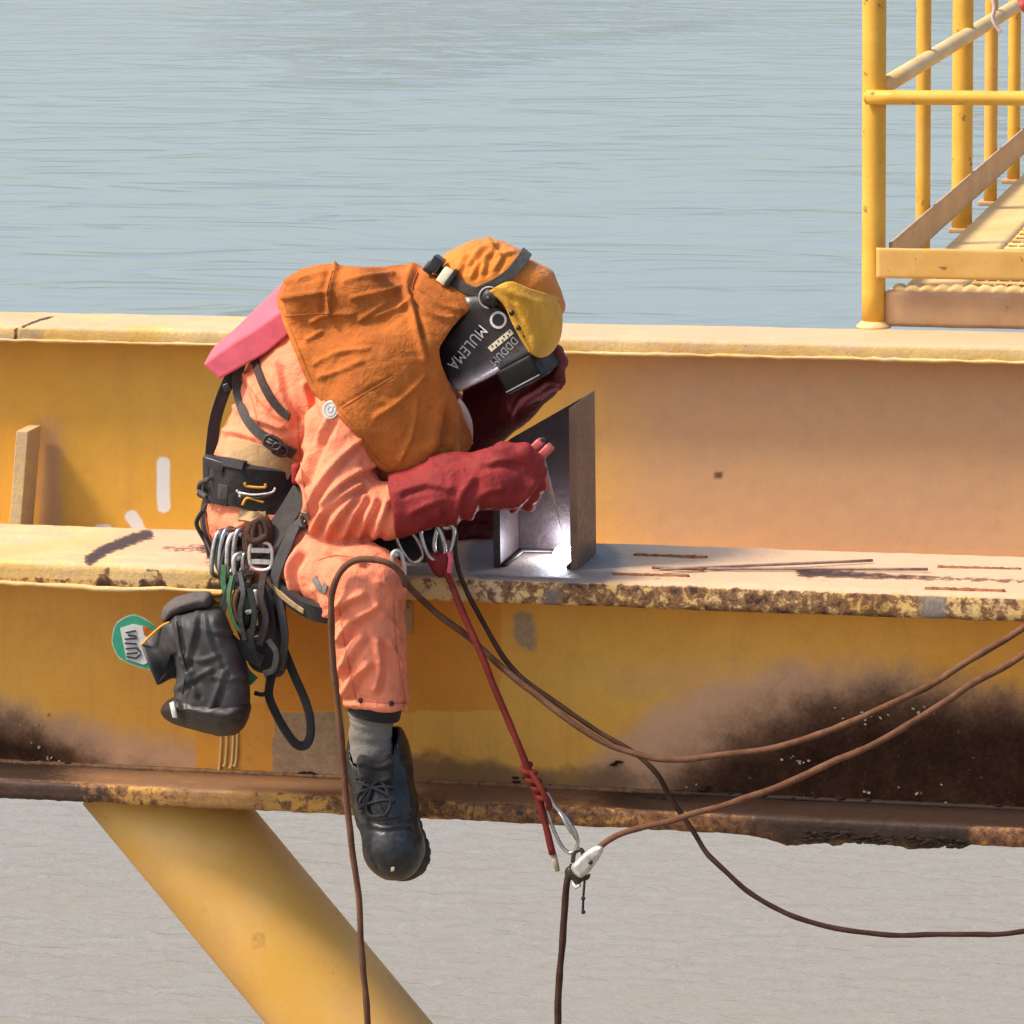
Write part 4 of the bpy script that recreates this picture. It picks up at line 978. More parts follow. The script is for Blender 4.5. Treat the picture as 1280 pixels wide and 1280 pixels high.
# ---- gloves
def crumple(V, Q, a=.006, s=24, seed=5, folds_=(), w=4, amp=.005, ymax=9):
    N = vnormals(V, Q); x, y = proj(V); d = a*(fbm(V*s, seed)-.5) + a*.6*(1-np.abs(2*fbm(V*s*1.8, seed+9)-1)-.6)
    for q in folds_:
        d += np.where(V[:, 1] < ymax, amp*np.exp(-(segdist(x, y, round_open(q))/w)**2) - amp*.8*np.exp(-(segdist(x-w*1.4, y-w*.8, round_open(q))/w)**2), 0)
    return V + N*d[:, None]
HOLD_A, HOLD_B = P(640, 600, -.035), P(681, 560, -.028)
def right_glove():
    c = P(580, 605, -.05); f = Field((P(478, 600, -.05).x, -.17, P(580, 690, -.05).z), (P(700, 600, -.05).x, .09, P(580, 535, -.05).z), .0033)
    f.cap(P(494, 632, -.068), .068, P(560, 612, -.055), .064, .02)
    f.cap(P(560, 612, -.055), .064, P(612, 598, -.045), .060, .03)
    f.ell(P(632, 597, -.04), (.062, .048, .062), k=.03)                         # back of the hand
    # fingers curl round the handle on the far side, tips coming back below
    h0, h1 = P(652, 590, -.035), P(664, 612, -.035)
    for i, (dx, dy) in enumerate(((8, -22), (13, -6), (12, 10), (4, 24))):
        k0 = P(648+dx, 592+dy, -.055); k1 = P(660+dx, 596+dy, -.030); k2 = P(656+dx, 606+dy, .002); k3 = P(640+dx, 608+dy, .012)
        r = (.0165, .0165, .016, .0145)[i]
        f.cap(k0, r, k1, r, .010); f.cap(k1, r, k2, r*.95, .008); f.cap(k2, r*.95, k3, r*.85, .008)
    f.cap(P(628, 565, -.065), .020, P(655, 566, -.062), .0175, .015); f.cap(P(655, 566, -.062), .0175, P(672, 578, -.05), .0155, .01)   # thumb along the handle
    sl = tuple(slice(0, n) for n in f.n); p = f.pts(sl); a, b = proj(p.reshape(-1, 3))
    cut = ((a-(484+(b-590)*.14)).reshape(f.n))/600
    f.F = np.maximum(f.F, -cut).astype(np.float32)
    V, Q = f.mesh(2)
    V = crumple(V, Q, .006, 20, 121, [[(500, 615), (530, 606), (560, 612)], [(570, 650), (576, 620), (590, 600)], [(588, 648), (600, 620), (625, 612)], [(540, 575), (575, 572), (600, 580)], [(610, 580), (635, 575), (655, 585)], [(640, 640), (655, 622), (668, 605)], [(515, 640), (540, 630), (550, 640)]], 5, .006)
    obj('glove', V, Q, 'glove', person)
    q = [P(487, 592, -.068), P(484, 612, -.135), P(490, 640, -.14), P(500, 668, -.085)]
    return V
right_glove()
def left_glove():
    f = Field((P(575, 500, .3).x, .17, P(600, 585, .3).z), (P(720, 500, .3).x, .48, P(640, 425, .3).z), .0033)
    f.cap(P(594, 535, .37), .062, P(640, 500, .33), .052, .03)
    f.cap(P(640, 500, .33), .050, P(672, 480, .30), .042, .03)
    f.cap(P(592, 505, .37), .060, P(655, 470, .32), .045, .03)
    f.ell(P(682, 466, .29), (.036, .05, .042), k=.02)
    for i, y in enumerate((.335, .308, .28, .252)):
        r = (.0125, .0145, .015, .0145)[i]; s = (-4, 0, 2, 0)[i]
        f.cap(P(692+s, 470, y), r+.002, P(699+s, 452, y), r, .009); f.cap(P(699+s, 452, y), r, P(694+s, 440, y-.004), r*.92, .007); f.cap(P(694+s, 440, y-.004), r*.92, P(683+s, 440, y-.01), r*.85, .007)
    f.cap(P(684, 482, .25), .016, P(697, 478, .238), .015, .01); f.cap(P(697, 478, .238), .015, P(698, 462, .235), .0135, .008)
    V, Q = f.mesh(2); V = crumple(V, Q, .005, 24, 131, [[(640, 520), (650, 500), (668, 488)], [(672, 486), (684, 478), (698, 480)], [(676, 462), (688, 456)]], 3.5, .005)
    obj('glove', V, Q, 'darkglove', person)
left_glove()
# lower-arm guard of red leather resting by the far knee
def knee_guard():
    f = Field((P(560, 660, .45).x, .28, P(600, 715, .4).z), (P(640, 660, .45).x, .60, P(600, 610, .4).z), .004)
    f.cap(P(570, 668, .42), .052, P(612, 664, .46), .048, .02); f.cap(P(575, 645, .42), .03, P(615, 640, .44), .035, .03)
    V, Q = f.mesh(2); V = crumple(V, Q, .008, 20, 141, [[(575, 655), (590, 650), (612, 652)], [(578, 672), (600, 668), (616, 672)]], 3, .007)
    obj('knee_guard', V, Q, 'darkglove', person)
knee_guard()

# ---- sock, trouser lining and boot
def leg_end():
    V_, F_, U = tube_vf(catmull([P(470, 868, -.11), P(469, 882, -.11), P(467, 893, -.11)], 4), [.058]*5+[.056]*4, 24); obj('trouser_lining', V_, F_, 'nylon', person)
    q = catmull([P(468, 876, -.11), P(465, 892, -.11), P(464, 905, -.11), P(463, 925, -.11), P(466, 950, -.115)], 6)
    rr = [.0475-.004*(i/len(q)) + (.0028 if i in (7, 8) else 0) + .0012*math.sin(i*1.3) for i in range(len(q))]
    V_, F_, U = tube_vf(q, rr, 28); V_ = np.array([list(v) for v in V_]); V_ = V_ + (fbm(V_*40, 151)-.5)[:, None]*.004
    obj('sock', V_, F_, 'sock', person)
    f = Field((P(420, 1000, -.12).x, -.28, P(490, 1125, -.2).z), (P(545, 1000, -.12).x, .06, P(470, 895, -.1).z), .0032)
    # collar (open at the ankle), heel, instep and toe cap
    f.cap(P(472, 930, -.085), .060, P(473, 955, -.085), .064, .02)
    f.cap(P(474, 955, -.09), .064, P(482, 1010, -.115), .062, .03)
    f.cap(P(482, 1005, -.125), .060, P(491, 1055, -.15), .058, .03, flat=((0, 1, .3), .95))
    f.ell(P(493, 1064, -.155), (.0585, .060, .060), k=.03)
    inner = Field(f.lo, f.lo+(f.n-1)*f.h, f.h)
    inner.cap(P(466, 880, -.11), .050, P(468, 945, -.112), .050, .0)
    f.F = np.maximum(f.F, -inner.F[:f.n[0], :f.n[1], :f.n[2]])
    sl = tuple(slice(0, n) for n in f.n); p = f.pts(sl); a, b = proj(p.reshape(-1, 3)); yy = p[..., 1].reshape(-1)
    cut = (908+18*np.exp(-((a-466)/17)**2)*(yy < -.09) - b).reshape(f.n)/600
    f.F = np.maximum(f.F, cut).astype(np.float32)
    V, Q = f.mesh(2)
    V = crumple(V, Q, .003, 30, 161, [[(448, 962), (462, 972), (485, 968)], [(452, 1015), (470, 1024), (500, 1020)], [(505, 960), (510, 985), (512, 1010)], [(450, 1030), (480, 1036), (508, 1030)]], 3, .004)
    obj('boot', V, Q, 'boot', person)
    # sole: a lugged slab behind and under the foot
    f = Field((P(420, 1000, -.12).x, -.26, P(490, 1130, -.2).z), (P(560, 1000, -.12).x, .08, P(470, 930, -.1).z), .0035)
    dv = Vector((.004, .026, -.004))
    f.cap(P(480, 960, -.07)+dv, .055, P(486, 1010, -.09)+dv, .053, .02, flat=((.4, 1, -.1), .55)); f.cap(P(486, 1010, -.09)+dv, .054, P(496, 1062, -.135)+dv, .0595, .02, flat=((.4, 1, -.25), .62))
    f.ell(P(496, 1070, -.143)+dv, (.060, .042, .056), k=.02)
    V, Q = f.mesh(2); N = vnormals(V, Q); s = (V @ np.array([.25, -.3, -1.]))*75
    V = V + N*(0.0008*np.sign(np.sin(s*2*math.pi/1.6)))[:, None]; obj('boot_sole', V, Q, 'sole', person)
    bv = BVHTree.FromPolygons([Vector(v) for v in obj_world(person, 'boot')[0]], obj_world(person, 'boot')[1])
    # tongue and laces
    Vp, Qp = pillow([(446, 948), (452, 942), (466, 945), (484, 938), (491, 946), (494, 965), (488, 990), (470, 1000), (455, 990), (447, 966)], -.158, .016, .02, .003); Vp = crumple(Vp, Qp, .006, 28, 171, [[(450, 955), (470, 960), (490, 954)], [(452, 972), (470, 978), (490, 972)]], 3, .004); obj('boot_tongue', Vp, Qp, 'nylon', person)
    for pts in ([(446, 975), (458, 966), (474, 962), (490, 966)], [(447, 992), (460, 988), (476, 984), (492, 985)], [(450, 1008), (464, 1004), (480, 1001), (494, 1002)], [(446, 975), (464, 984), (480, 992), (493, 1002)], [(490, 966), (476, 976), (462, 988), (450, 1008)],
                [(463, 966), (455, 985), (449, 1000), (452, 1012), (460, 1003), (466, 985)], [(470, 966), (482, 985), (488, 1005), (482, 1018), (474, 1008)], [(466, 968), (461, 952), (467, 945)], [(459, 1006), (462, 1018), (472, 1022), (484, 1020)]):
        q = [S(x, y, .006, bv, -.16)[0] for x, y in pts]; tube('lace', q, .0035, 'nylon', person, seg=7, n=4)
    p, n = S(491, 1086, .001, bv, -.2); v, f = obox_vf(p, [(1, 0, .3), (0, 1, 0), (0, 0, 1)], (.004, .002, .0045), .001); obj('toe_scuff', v, f, 'rodtip', person)
    for x, y in ((451, 876), (489, 880)):
        p, n = S(x, y, .001); V_, F_, U = tube_vf([p-n*.003, p+n*.003], [.0055, .005], 12); obj('trouser_stud', V_, F_, 'darksteel', person)
def obj_world(par, nm):
    for c in par.children:
        if c.name.split('.')[0] == nm:
            w = WLOC[c.name]; return [Vector(v.co)+w for v in c.data.vertices], [list(p.vertices) for p in c.data.polygons]
leg_end()
# pale knee patches and round badge on the sleeve
def badge():
    T = bpy.data.objects.new('badge', None); COL.objects.link(T)
    c, n = S(414, 512, .004); finish(T, person, c)
    u = Vector((0, 0, 1)).cross(n).normalized(); w = n.cross(u)
    for r0, r1, m, o in ((0, .019, 'labelgrey', 0), (.0125, .0155, 'greymark', .0012), (.004, .008, 'greymark', .0012)):
        V, F = [], []
        for k in range(28):
            a = 2*math.pi*k/28
            for r in (r0, r1): V.append(c + (u*math.cos(a)+w*math.sin(a))*r + n*o)
        for k in range(28): j = (k+1) % 28; F.append([k*2, k*2+1, j*2+1, j*2])
        if r0 == 0:
            V += [v - n*.004 for v in V[1::2]]; b = 56
            for k in range(28): j = (k+1) % 28; F.append([k*2+1, b+k, b+j, j*2+1])
        oo = obj('badge_face' if r0 == 0 else 'badge_ring', V, F, m, T, smooth=False)
badge()
for pts in ([(393, 722), (398, 732), (405, 738), (408, 730)], [(378, 664), (384, 650), (380, 640)]):
    strap('reflective_tab', pts, .016, 'sock', person, None, .003, .0015)

# ---- seams and stitching
def seam(name, pix, m, bvh=None, r=.0013, off=.0002, par=None):
    q = [S(p.x, p.y, off, bvh) for p in catmull([(x, y, 0) for x, y in pix], 6)]
    tube(name, [a for a, b in q], r, m, par or person, seg=6, n=2)
for pix in ([(424, 760), (430, 800), (438, 840), (446, 878)], [(492, 745), (494, 790), (500, 840), (508, 880)], [(432, 872), (455, 876), (485, 879), (510, 879)],
            [(372, 520), (374, 560), (380, 610), (388, 650)], [(300, 470), (315, 500), (322, 530)], [(398, 700), (420, 694), (445, 698), (462, 706)]):
    seam('seam', pix, 'seam')
for pix in ([(358, 398), (374, 438), (391, 478), (404, 497), (424, 514), (450, 544), (468, 570), (486, 584)], [(356, 395), (380, 393), (412, 392)], [(412, 392), (409, 365), (416, 338)], [(428, 510), (458, 491), (492, 471)], [(522, 340), (515, 362), (522, 392), (529, 420), (536, 446)]):
    seam('cape_stitching', pix, 'cape_seam', CAPE, .0014)
# ---- harness
harness = bpy.data.objects.new('harness', None); COL.objects.link(harness); finish(harness, person, P(320, 610, .05))
strap('waist_belt', [(262, 596), (280, 600), (305, 606), (335, 612), (362, 620), (378, 626)], .098, 'nylon', harness, None, .018, .008, .1)
strap('belt_pad', [(268, 574), (290, 578), (310, 582)], .020, 'blackplastic', harness, None, .016, .014, .1)
strap('shirt_tail', [(284, 566), (305, 566), (330, 572), (364, 588)], .050, 'tan', harness, None, .008, .003, .1)
strap('shirt_tail', [(300, 644), (318, 648), (334, 644)], .026, 'tan', harness, None, .006, .004, .1)
strap('shoulder_strap', [(318, 445), (330, 480), (345, 505), (362, 520)], .018, 'brown_web', harness)
strap('shoulder_strap', [(302, 452), (296, 478), (303, 510), (318, 535), (338, 550), (368, 566)], .021, 'grey_web', harness)
strap('shoulder_strap', [(300, 450), (284, 480), (270, 520), (265, 555), (262, 590)], .026, 'nylon', harness, None, .008, .006, .12)
strap('back_strap', [(286, 478), (268, 515), (262, 560), (259, 600), (258, 640), (262, 668), (272, 690)], .014, 'brown_web', harness, None, .008, .010, .13)
def hung(name, pts, w, m, nrm=(0, -1, 0), th=.006, n=6, par=None):
    q = catmull([P(*p) for p in pts], n); v, f = ribbon_vf(q, [Vector(nrm)]*len(q), w, th); return obj(name, v, f, m, par or harness, sharp=.6)
hung('seat_strap', [(378, 612, -.02), (364, 636, -.045), (348, 660, -.075), (335, 684, -.098), (327, 708, -.105)], .046, 'grey_web', (-.1, -1, .3))
strap('leg_loop', [(384, 650), (368, 668), (355, 696), (349, 718), (350, 735)], .026, 'grey_web', harness, None, .006, .010, .0)
hung('leg_loop', [(338, 716, -.09), (346, 730, -.105), (358, 744, -.12), (376, 757, -.14), (394, 765, -.155), (410, 768, -.16)], .040, 'nylon', (-.5, -1, -.35), .012)
hung('leg_loop', [(334, 722, -.10), (346, 738, -.118), (362, 752, -.135), (380, 764, -.15)], .012, 'tan', (-.5, -1, -.3), .005)
def buckle(px, py, w, hgt, m='alloy', off=.02, dflt=.0, rot=0, bars=1):
    c, n = S(px, py, off, None, dflt); n = (n+Vector((0, -1, 0))*1.5).normalized(); u = Vector((math.cos(rot), 0, math.sin(rot))); u = (u-n*u.dot(n)).normalized(); z = n.cross(u)
    T = bpy.data.objects.new('buckle', None); COL.objects.link(T); finish(T, harness, c); T.empty_display_size = .02
    q = [c+u*sx*w/2+z*sz*hgt/2 for sx, sz in ((-1, -1), (1, -1), (1, 1), (-1, 1))]
    mb = MB(); V, F, U = tube_vf(catmull(q, 5, True), .0035, 7, True); mb.add(V, F)
    for b in range(bars):
        k = -hgt/2+hgt*(b+1)/(bars+1); v, f = obox_vf(c+z*k, [u, n, z], (w/2, .002, .0028)); mb.add(v, f)
    o = mb.obj('buckle', m, harness, smooth=True); bpy.data.objects.remove(T); return o
def plate(px, py, w, hgt, m, off=.02, dflt=.0, rot=0, th=.006, name='buckle_plate', bev=.003):
    c, n = S(px, py, off, None, dflt); n = (n+Vector((0, -1, 0))*1.5).normalized(); u = Vector((math.cos(rot), 0, math.sin(rot))); u = (u-n*u.dot(n)).normalized(); z = n.cross(u)
    v, f = obox_vf(c, [u, n, z], (w/2, th, hgt/2), bev); return obj(name, v, f, m, harness)
plate(284, 606, .045, .085, 'blackplastic', .014, .1, -.1); plate(268, 600, .02, .10, 'blackplastic', .014, .1)
plate(290, 612, .024, .034, 'grey_web', .028, .1, -.1, .003); plate(280, 580, .05, .022, 'blackplastic', .022, .1, -.2)
# belt gear loops: pale-edged trapezoids
for pts, m in (([(310, 598), (314, 603), (328, 605), (334, 599)], 'yleather'), ([(310, 629), (314, 622), (328, 623), (334, 629)], 'yleather'), ([(303, 606), (308, 614), (306, 621)], 'alloy'), ([(306, 610), (322, 614), (337, 612), (342, 604)], 'alloy'), ([(308, 618), (324, 619), (340, 616)], 'darksteel')):
    tube('gear_loop', [S(x, y, .026, None, .05)[0] for x, y in pts], .0028, m, harness, seg=7, n=5)
tube('gear_loop', [S(x, y, .03, None, .1)[0] for x, y in ((276, 596), (268, 604), (266, 616), (274, 622))], .005, 'grey_web', harness, seg=7)
tube('gear_loop', [S(x, y, .03, None, .1)[0] for x, y in ((262, 700), (258, 680), (262, 655), (270, 640))], .005, 'nylon', harness, seg=7)
buckle(342, 554, .030, .020, 'darksteel', .012, .05, -.4, 2); buckle(350, 558, .026, .020, 'darksteel', .012, .05, -.4)
def frame_buckle(px, py, y, w, hgt, m):
    c = P(px, py, y); q = [c+Vector((a*w/2, 0, b*hgt/2)) for a, b in ((-1, -1), (1, -1), (1, 1), (-1, 1))]
    mb = MB(); V_, F_, U = tube_vf(catmull(q, 5, True), .0038, 7, True); mb.add(V_, F_)
    for b in (-.25, .25): v, f = obox_vf(c+Vector((0, .001, b*hgt)), [(1, 0, 0), (0, 1, 0), (0, 0, 1)], (w/2, .003, .005)); mb.add(v, f)
    mb.obj('buckle', m, harness, smooth=False)
frame_buckle(326, 695, -.118, .040, .048, 'alloy')
v, f = obox_vf(P(324, 712, -.112), [(1, 0, -.25), (0, 1, 0), (.25, 0, 1)], (.020, .005, .007), .003); obj('red_tab', v, f, 'holder', harness)
plate(284, 484, .018, .018, 'blackplastic', .012, .12, .4)
c = P(371, 592, -.02); v, f = obox_vf(c, [(1, 0, 0), (0, 1, 0), (0, 0, 1)], (.010, .014, .022), .008); obj('red_pouch', v, f, 'glove', harness)
for x0, y0, x1, y1, r in ((352, 740, 345, 720, .012), (356, 748, 340, 724, .010)):
    tube('frayed_webbing', [P(x0, y0, -.10), P((x0+x1)/2, (y0+y1)/2-3, -.105), P(x1, y1, -.09)], r*.5, 'grey_web', harness, seg=6)

# front of the harness between thigh and sleeve: dark pouch
Vp, Qp = pillow([(445, 676), (470, 664), (520, 660), (552, 660), (556, 690), (540, 702), (500, 700), (470, 694)], .02, .045, .03, .004)
o = obj('pouch', Vp, Qp, 'nylon', harness)

# ================================================================== GEAR
# pink foam pad under the cape, at the back
def pad():
    Vp, Qp = None, None
    a, b, c, d = (253, 456), (345, 360), (362, 400), (276, 474)
    yn, yf = .045, .33
    # side face outline (towards the camera) and its far copy: a slab that sags a little
    n = 16; V = []; F = []
    top = lambda t: (np.interp(t, [0, .3, .6, 1], [253, 288, 318, 352]), np.interp(t, [0, .3, .6, 1], [456, 431, 412, 388]))
    bot = lambda t: (np.interp(t, [0, .3, .6, 1], [274, 306, 334, 364]), np.interp(t, [0, .3, .6, 1], [475, 457, 441, 415]))
    back = lambda t: (np.interp(t, [0, 1], [278, 356]), np.interp(t, [0, 1], [428, 350]))
    rows = [bot, lambda t: tuple((np.array(bot(t))*.5+np.array(top(t))*.5)), top]
    m = 12
    for i in range(n+1):
        t = i/n
        pb, pt_ = P(*bot(t), yn), P(*top(t), yn); thick = pb-pt_
        far = P(*back(t), yf); ring = []
        for j in range(m+1):
            s = j/m; ring.append(pt_*(1-s)+far*s + Vector((0, 0, .010*math.sin(math.pi*s))))
        for j in range(m, -1, -1):
            s = j/m; ring.append(pt_*(1-s)+far*s + Vector((0, 0, .010*math.sin(math.pi*s))) + thick)
        # dense columns at the corners keep the slab's edges crisp
        V += ring
    k = 2*(m+1)
    for i in range(n):
        for j in range(k): F.append([i*k+j, i*k+(j+1) % k, (i+1)*k+(j+1) % k, (i+1)*k+j])
    F.append(list(range(k))); F.append([n*k+j for j in range(k)][::-1])
    bm = bmesh.new(); vs = [bm.verts.new(v) for v in V]
    for f in F: bm.faces.new([vs[i] for i in f])
    bmesh.ops.recalc_face_normals(bm, faces=bm.faces); bm.verts.index_update()
    V = np.array([list(v.co) for v in bm.verts]); F = [[v.index for v in f.verts] for f in bm.faces]; bm.free()
    V = V + .004*(np.stack([fbm(V*14, s) for s in (3, 4, 5)], 1)-.5)
    o = obj('foam_pad', V, F, 'pink', None, smooth=False); md = o.modifiers.new('round', 'BEVEL'); md.width = .005; md.segments = 2; md.limit_method = 'ANGLE'; md.angle_limit = .7
    tag(o, 'thick pink foam pad sticking out from under the cape at the welder\'s back', 'foam pad')
pad()

# ---- electrode holder, electrode, loose rods
def holder():
    T = thing('electrode_holder', 'pinkish red electrode holder gripped in the right glove', 'electrode holder', HOLD_A)
    a, b = HOLD_A, HOLD_B; d = (b-a).normalized()
    V, F, U = tube_vf([a+(b-a)*s for s in (0, .5, .6, .8)], [.014, .014, .016, .0135], 14); obj('handle', V, F, 'holder', T)
    s = Vector((0, 0, 1)).cross(d).normalized(); w = d.cross(Vector((0, 1, 0))).normalized()
    jc = P(675, 562, -.028); jn = Vector((0, -1, 0)); ju = (b-a).normalized(); jw = ju.cross(jn).normalized()
    for k in (-1, 1):
        v, f = obox_vf(jc+jw*.0105*k+ju*(.002*k), [ju, jn, jw], (.021-.003*(k < 0), .013, .0092), .005); obj('jaw', v, f, 'holder', T)
        v, f = obox_vf(jc+jw*.0105*k+ju*.019, [ju, jn, jw], (.0035, .0070, .0045), .002); obj('jaw_tip', v, f, 'darksteel', T)
    V, F, U = tube_vf([jc-ju*.008+jn*.009, jc-ju*.008+jn*.0135], [.0035, .003], 10); obj('jaw_screw', V, F, 'darksteel', T)
    V, F, U = tube_vf([P(668, 574, -.036), P(675, 582, -.03), P(684, 612, -.028)], [.008, .009, .006], 10); obj('guard', V, F, 'holder', T)
    top = P(678, 570, -.03); tip = ARC+Vector((.006, -.006, .012))
    V, F, U = tube_vf([top, top+(tip-top)*.62, top+(tip-top)*.64, tip], [.0042, .0042, .0026, .0026], 10)
    e = obj('welding_electrode', V, F, 'rodpale'); tag(e, 'thin pale welding electrode slanting from the holder down to the bright arc', 'electrode')
    # its cable, falling away behind the glove
holder()
def rods():
    for k, (x0, y0, x1, y1, m, lb) in enumerate(((826, 711.5, 1091, 700.5, 'rod', 'brown welding rod lying on the flange, crossing the other and pointing up to the right'), (848, 711, 1160, 711.5, 'rod', 'brown welding rod lying on the flange nearly parallel to its edge'), (815, 709.5, 880, 712, 'rustscar', 'short rusty rod stub lying left of the two long welding rods'))):
        a, b = PZ(x0, y0, .006+.004*(k == 0)), PZ(x1, y1, .006)
        V, F, U = tube_vf([a+(b-a)*i/6+Vector((0, 0, .0 if i else 0)) for i in range(7)], .0032, 8); o = obj('welding_rod', V, F, m)
        tag(o, lb, 'welding rod', 'welding rods on the girder')
rods()

# ---- ropes
R = .0066
def rope(label, pts, r=R, m='rope', n=10):
    q = catmull([P(*p) for p in pts], n); a = np.array([list(v) for v in q]); s = np.concatenate([[0], np.cumsum(np.linalg.norm(np.diff(a, axis=0), axis=1))])
    ar = np.arange(0, s[-1], .012); q = np.stack([np.interp(ar, s, a[:, k]) for k in range(3)], 1); sd = len(WLOC)
    g = np.stack([ar*9, ar*0+sd, ar*0], 1); q = q + np.stack([(fbm(g, sd+k)-.5)*.010 for k in range(3)], 1)
    V, F, U = tube_vf(q.tolist(), list(r*(.93+.16*vnoise(g*4, sd))), 10); o = obj('rope', V, F, m, None, uvs=U); return tag(o, label, 'rope', 'ropes about the welder')
rope('brown rope looped over the welder\'s knee and hanging straight down past the boot', [(507, 732, -.175), (500, 716, -.195), (486, 704, -.21), (466, 698, -.215), (446, 698, -.215), (428, 710, -.215), (417, 735, -.225), (415, 770, -.222), (418, 830, -.205), (424, 900, -.20), (433, 990, -.205), (443, 1090, -.21), (453, 1200, -.215), (460, 1290, -.215), (464, 1340, -.215)], .0068)
rope('brown rope swinging low from the harness, upper of two rising to the right', [(499, 716, -.185), (510, 734, -.15), (538, 760, -.08), (585, 795, -.045), (630, 835, -.05), (690, 884, -.06), (745, 922, -.07), (800, 944, -.08), (850, 949, -.09), (920, 943, -.10), (990, 928, -.11), (1070, 900, -.13), (1150, 862, -.15), (1220, 822, -.17), (1300, 770, -.19), (1420, 680, -.22), (1600, 520, -.26)], .0068)
rope('thin dark rope beside the red one, ending lowest at the right edge', [(566, 655, -.03), (570, 690, -.03), (580, 730, -.03), (606, 780, -.03), (640, 832, -.03), (690, 876, -.035), (745, 913, -.04), (795, 942, -.05), (822, 968, -.05), (838, 1000, -.035), (868, 1040, -.03), (890, 1072, -.03), (930, 1112, -.03), (980, 1141, -.03), (1040, 1159, -.03), (1110, 1168, -.03), (1190, 1169, -.03), (1250, 1166, -.03), (1310, 1158, -.03), (1420, 1135, -.03), (1600, 1070, -.03)], .0055, 'rope_dark')
rope('taut red rope running down from the harness to a knot and white carabiner', [(548, 690, -.05), (560, 722, -.06), (577, 765, -.07), (600, 818, -.08), (625, 880, -.09), (646, 930, -.10), (662, 968, -.10), (672, 992, -.10), (680, 1020, -.10), (687, 1050, -.10), (693, 1071, -.10)], .0072, 'rope_red')
rope('brown rope stretched from the silver rope clamp up to the right edge', [(742, 1064, -.10), (758, 1051, -.10), (785, 1040, -.10), (830, 1029, -.105), (900, 1009, -.115), (970, 984, -.125), (1040, 955, -.14), (1110, 920, -.155), (1180, 880, -.17), (1240, 841, -.185), (1310, 795, -.20), (1430, 710, -.22), (1600, 570, -.27)], .0068)
rope('brown rope hanging straight down below the silver rope clamp', [(716, 1082, -.10), (709, 1096, -.10), (705, 1130, -.10), (702, 1180, -.10), (699, 1230, -.10), (697, 1290, -.10), (696, 1340, -.10)], .0072, 'rope_dark')
# the knot in the red rope
def knot():
    q = []
    for i in range(46):
        t = i/45; c = P(656+26*t, 956+44*t, -.10); a = t*2*math.pi*4.2
        q.append(c + rt*(math.cos(a)*.0105*(1-.3*t)) + Vector((0, math.sin(a)*.0105, 0)) + up*math.sin(a)*.002)
    o = tube('rope_knot', q, .0066, 'rope_red', None, seg=10, n=3); tag(o, 'fat stopper knot tied in the red rope', 'knot')
    V, F, U = tube_vf([P(692, 1068, -.10), P(695, 1080, -.10), P(697, 1089, -.10)], [.0062, .0058, .005], 10); t = obj('taped_end', V, F, 'rodtip', o)
    tube('loop', [P(664, 966, -.11), P(676, 985, -.118), P(684, 1000, -.114), (P(686, 1010, -.10)), P(680, 1005, -.09), P(670, 985, -.09)], .0066, 'rope_red', o, seg=8)
knot()

CARG = 'metal carabiners on the harness and ropes'
def carabiner(pts, r, m, label, gate=True):
    q = catmull(pts, 6, True); c = sum(q, Vector())/len(q)
    T = thing('carabiner', label, 'carabiner', min(q, key=lambda v: v.z), CARG)
    V, F, U = tube_vf(q, r, 9, True); obj('frame', V, F, m, T)
    i = len(q)//8; a, b = q[i], q[i+len(q)//4]
    V, F, U = tube_vf([a+(b-a)*s for s in (.1, .3, .32, .75, .77, .95)], [r*.9, r*.9, r*1.35, r*1.35, r*.9, r*.9], 9); obj('gate', V, F, m, T)
    return T
carabiner([P(684, 992, -.105), P(694, 1008, -.108), P(706, 1020, -.108), P(719, 1040, -.106), P(722, 1056, -.104), P(714, 1066, -.102), P(704, 1060, -.10), P(695, 1044, -.098), P(688, 1025, -.098), P(682, 1004, -.10)], .0040, 'steel', 'long silver carabiner between the red knot and the rope clamp')
# silver rope clamp where the ropes meet
def clamp():
    T = thing('rope_clamp', 'scuffed silver rope clamp with dark cam hanging below the girder', 'rope clamp', P(728, 1100, -.10))
    ax = (P(748, 1062, -.1)-P(720, 1092, -.1)).normalized(); pr = ax.cross(Vector((0, 1, 0))).normalized()
    poly = [(714, 1083), (722, 1074), (734, 1063), (746, 1057), (754, 1059), (752, 1068), (744, 1080), (735, 1092), (726, 1098), (717, 1092)]
    Vp, Qp = pillow(poly, -.112, .010, .012, .0016); obj('body_shell', Vp, Qp, 'alloy', T)
    Vp, Qp = pillow([(706, 1088), (712, 1083), (722, 1090), (732, 1094), (738, 1092), (736, 1099), (728, 1102), (722, 1106), (715, 1100), (708, 1098)], -.104, .012, .01, .0016); obj('cam', Vp, Qp, 'darksteel', T)
    V, F, U = tube_vf(catmull([P(716, 1078, -.104), P(718, 1066, -.104), P(726, 1062, -.104), P(729, 1070, -.104), P(722, 1080, -.104)], 4), .0048, 8); obj('eye', V, F, 'darksteel', T)
    V, F, U = tube_vf([P(738, 1078, -.126), P(738, 1078, -.096)], .005, 12); obj('rivet', V, F, 'darksteel', T)
    V, F, U = tube_vf([P(725, 1106, -.11), P(720, 1110, -.108), P(716, 1103, -.106)], .004, 8); obj('toggle', V, F, 'alloy', T)
    s = tube('cord', [P(731, 1096, -.115), P(730, 1110, -.115), P(729, 1124, -.115), P(728.5, 1141, -.115)], .0026, 'nylon', None, seg=7)
    tag(s, 'thin black cord with a knotted end hanging from the rope clamp', 'cord')
    for y in (1123, 1140):
        bm = bmesh.new(); bmesh.ops.create_icosphere(bm, subdivisions=2, radius=.0048); c = P(729, y, -.115)
        obj('cord_knot', [c+v.co*1 for v in bm.verts], [[v.index for v in f.verts] for f in bm.faces], 'nylon', s); bm.free()
clamp()

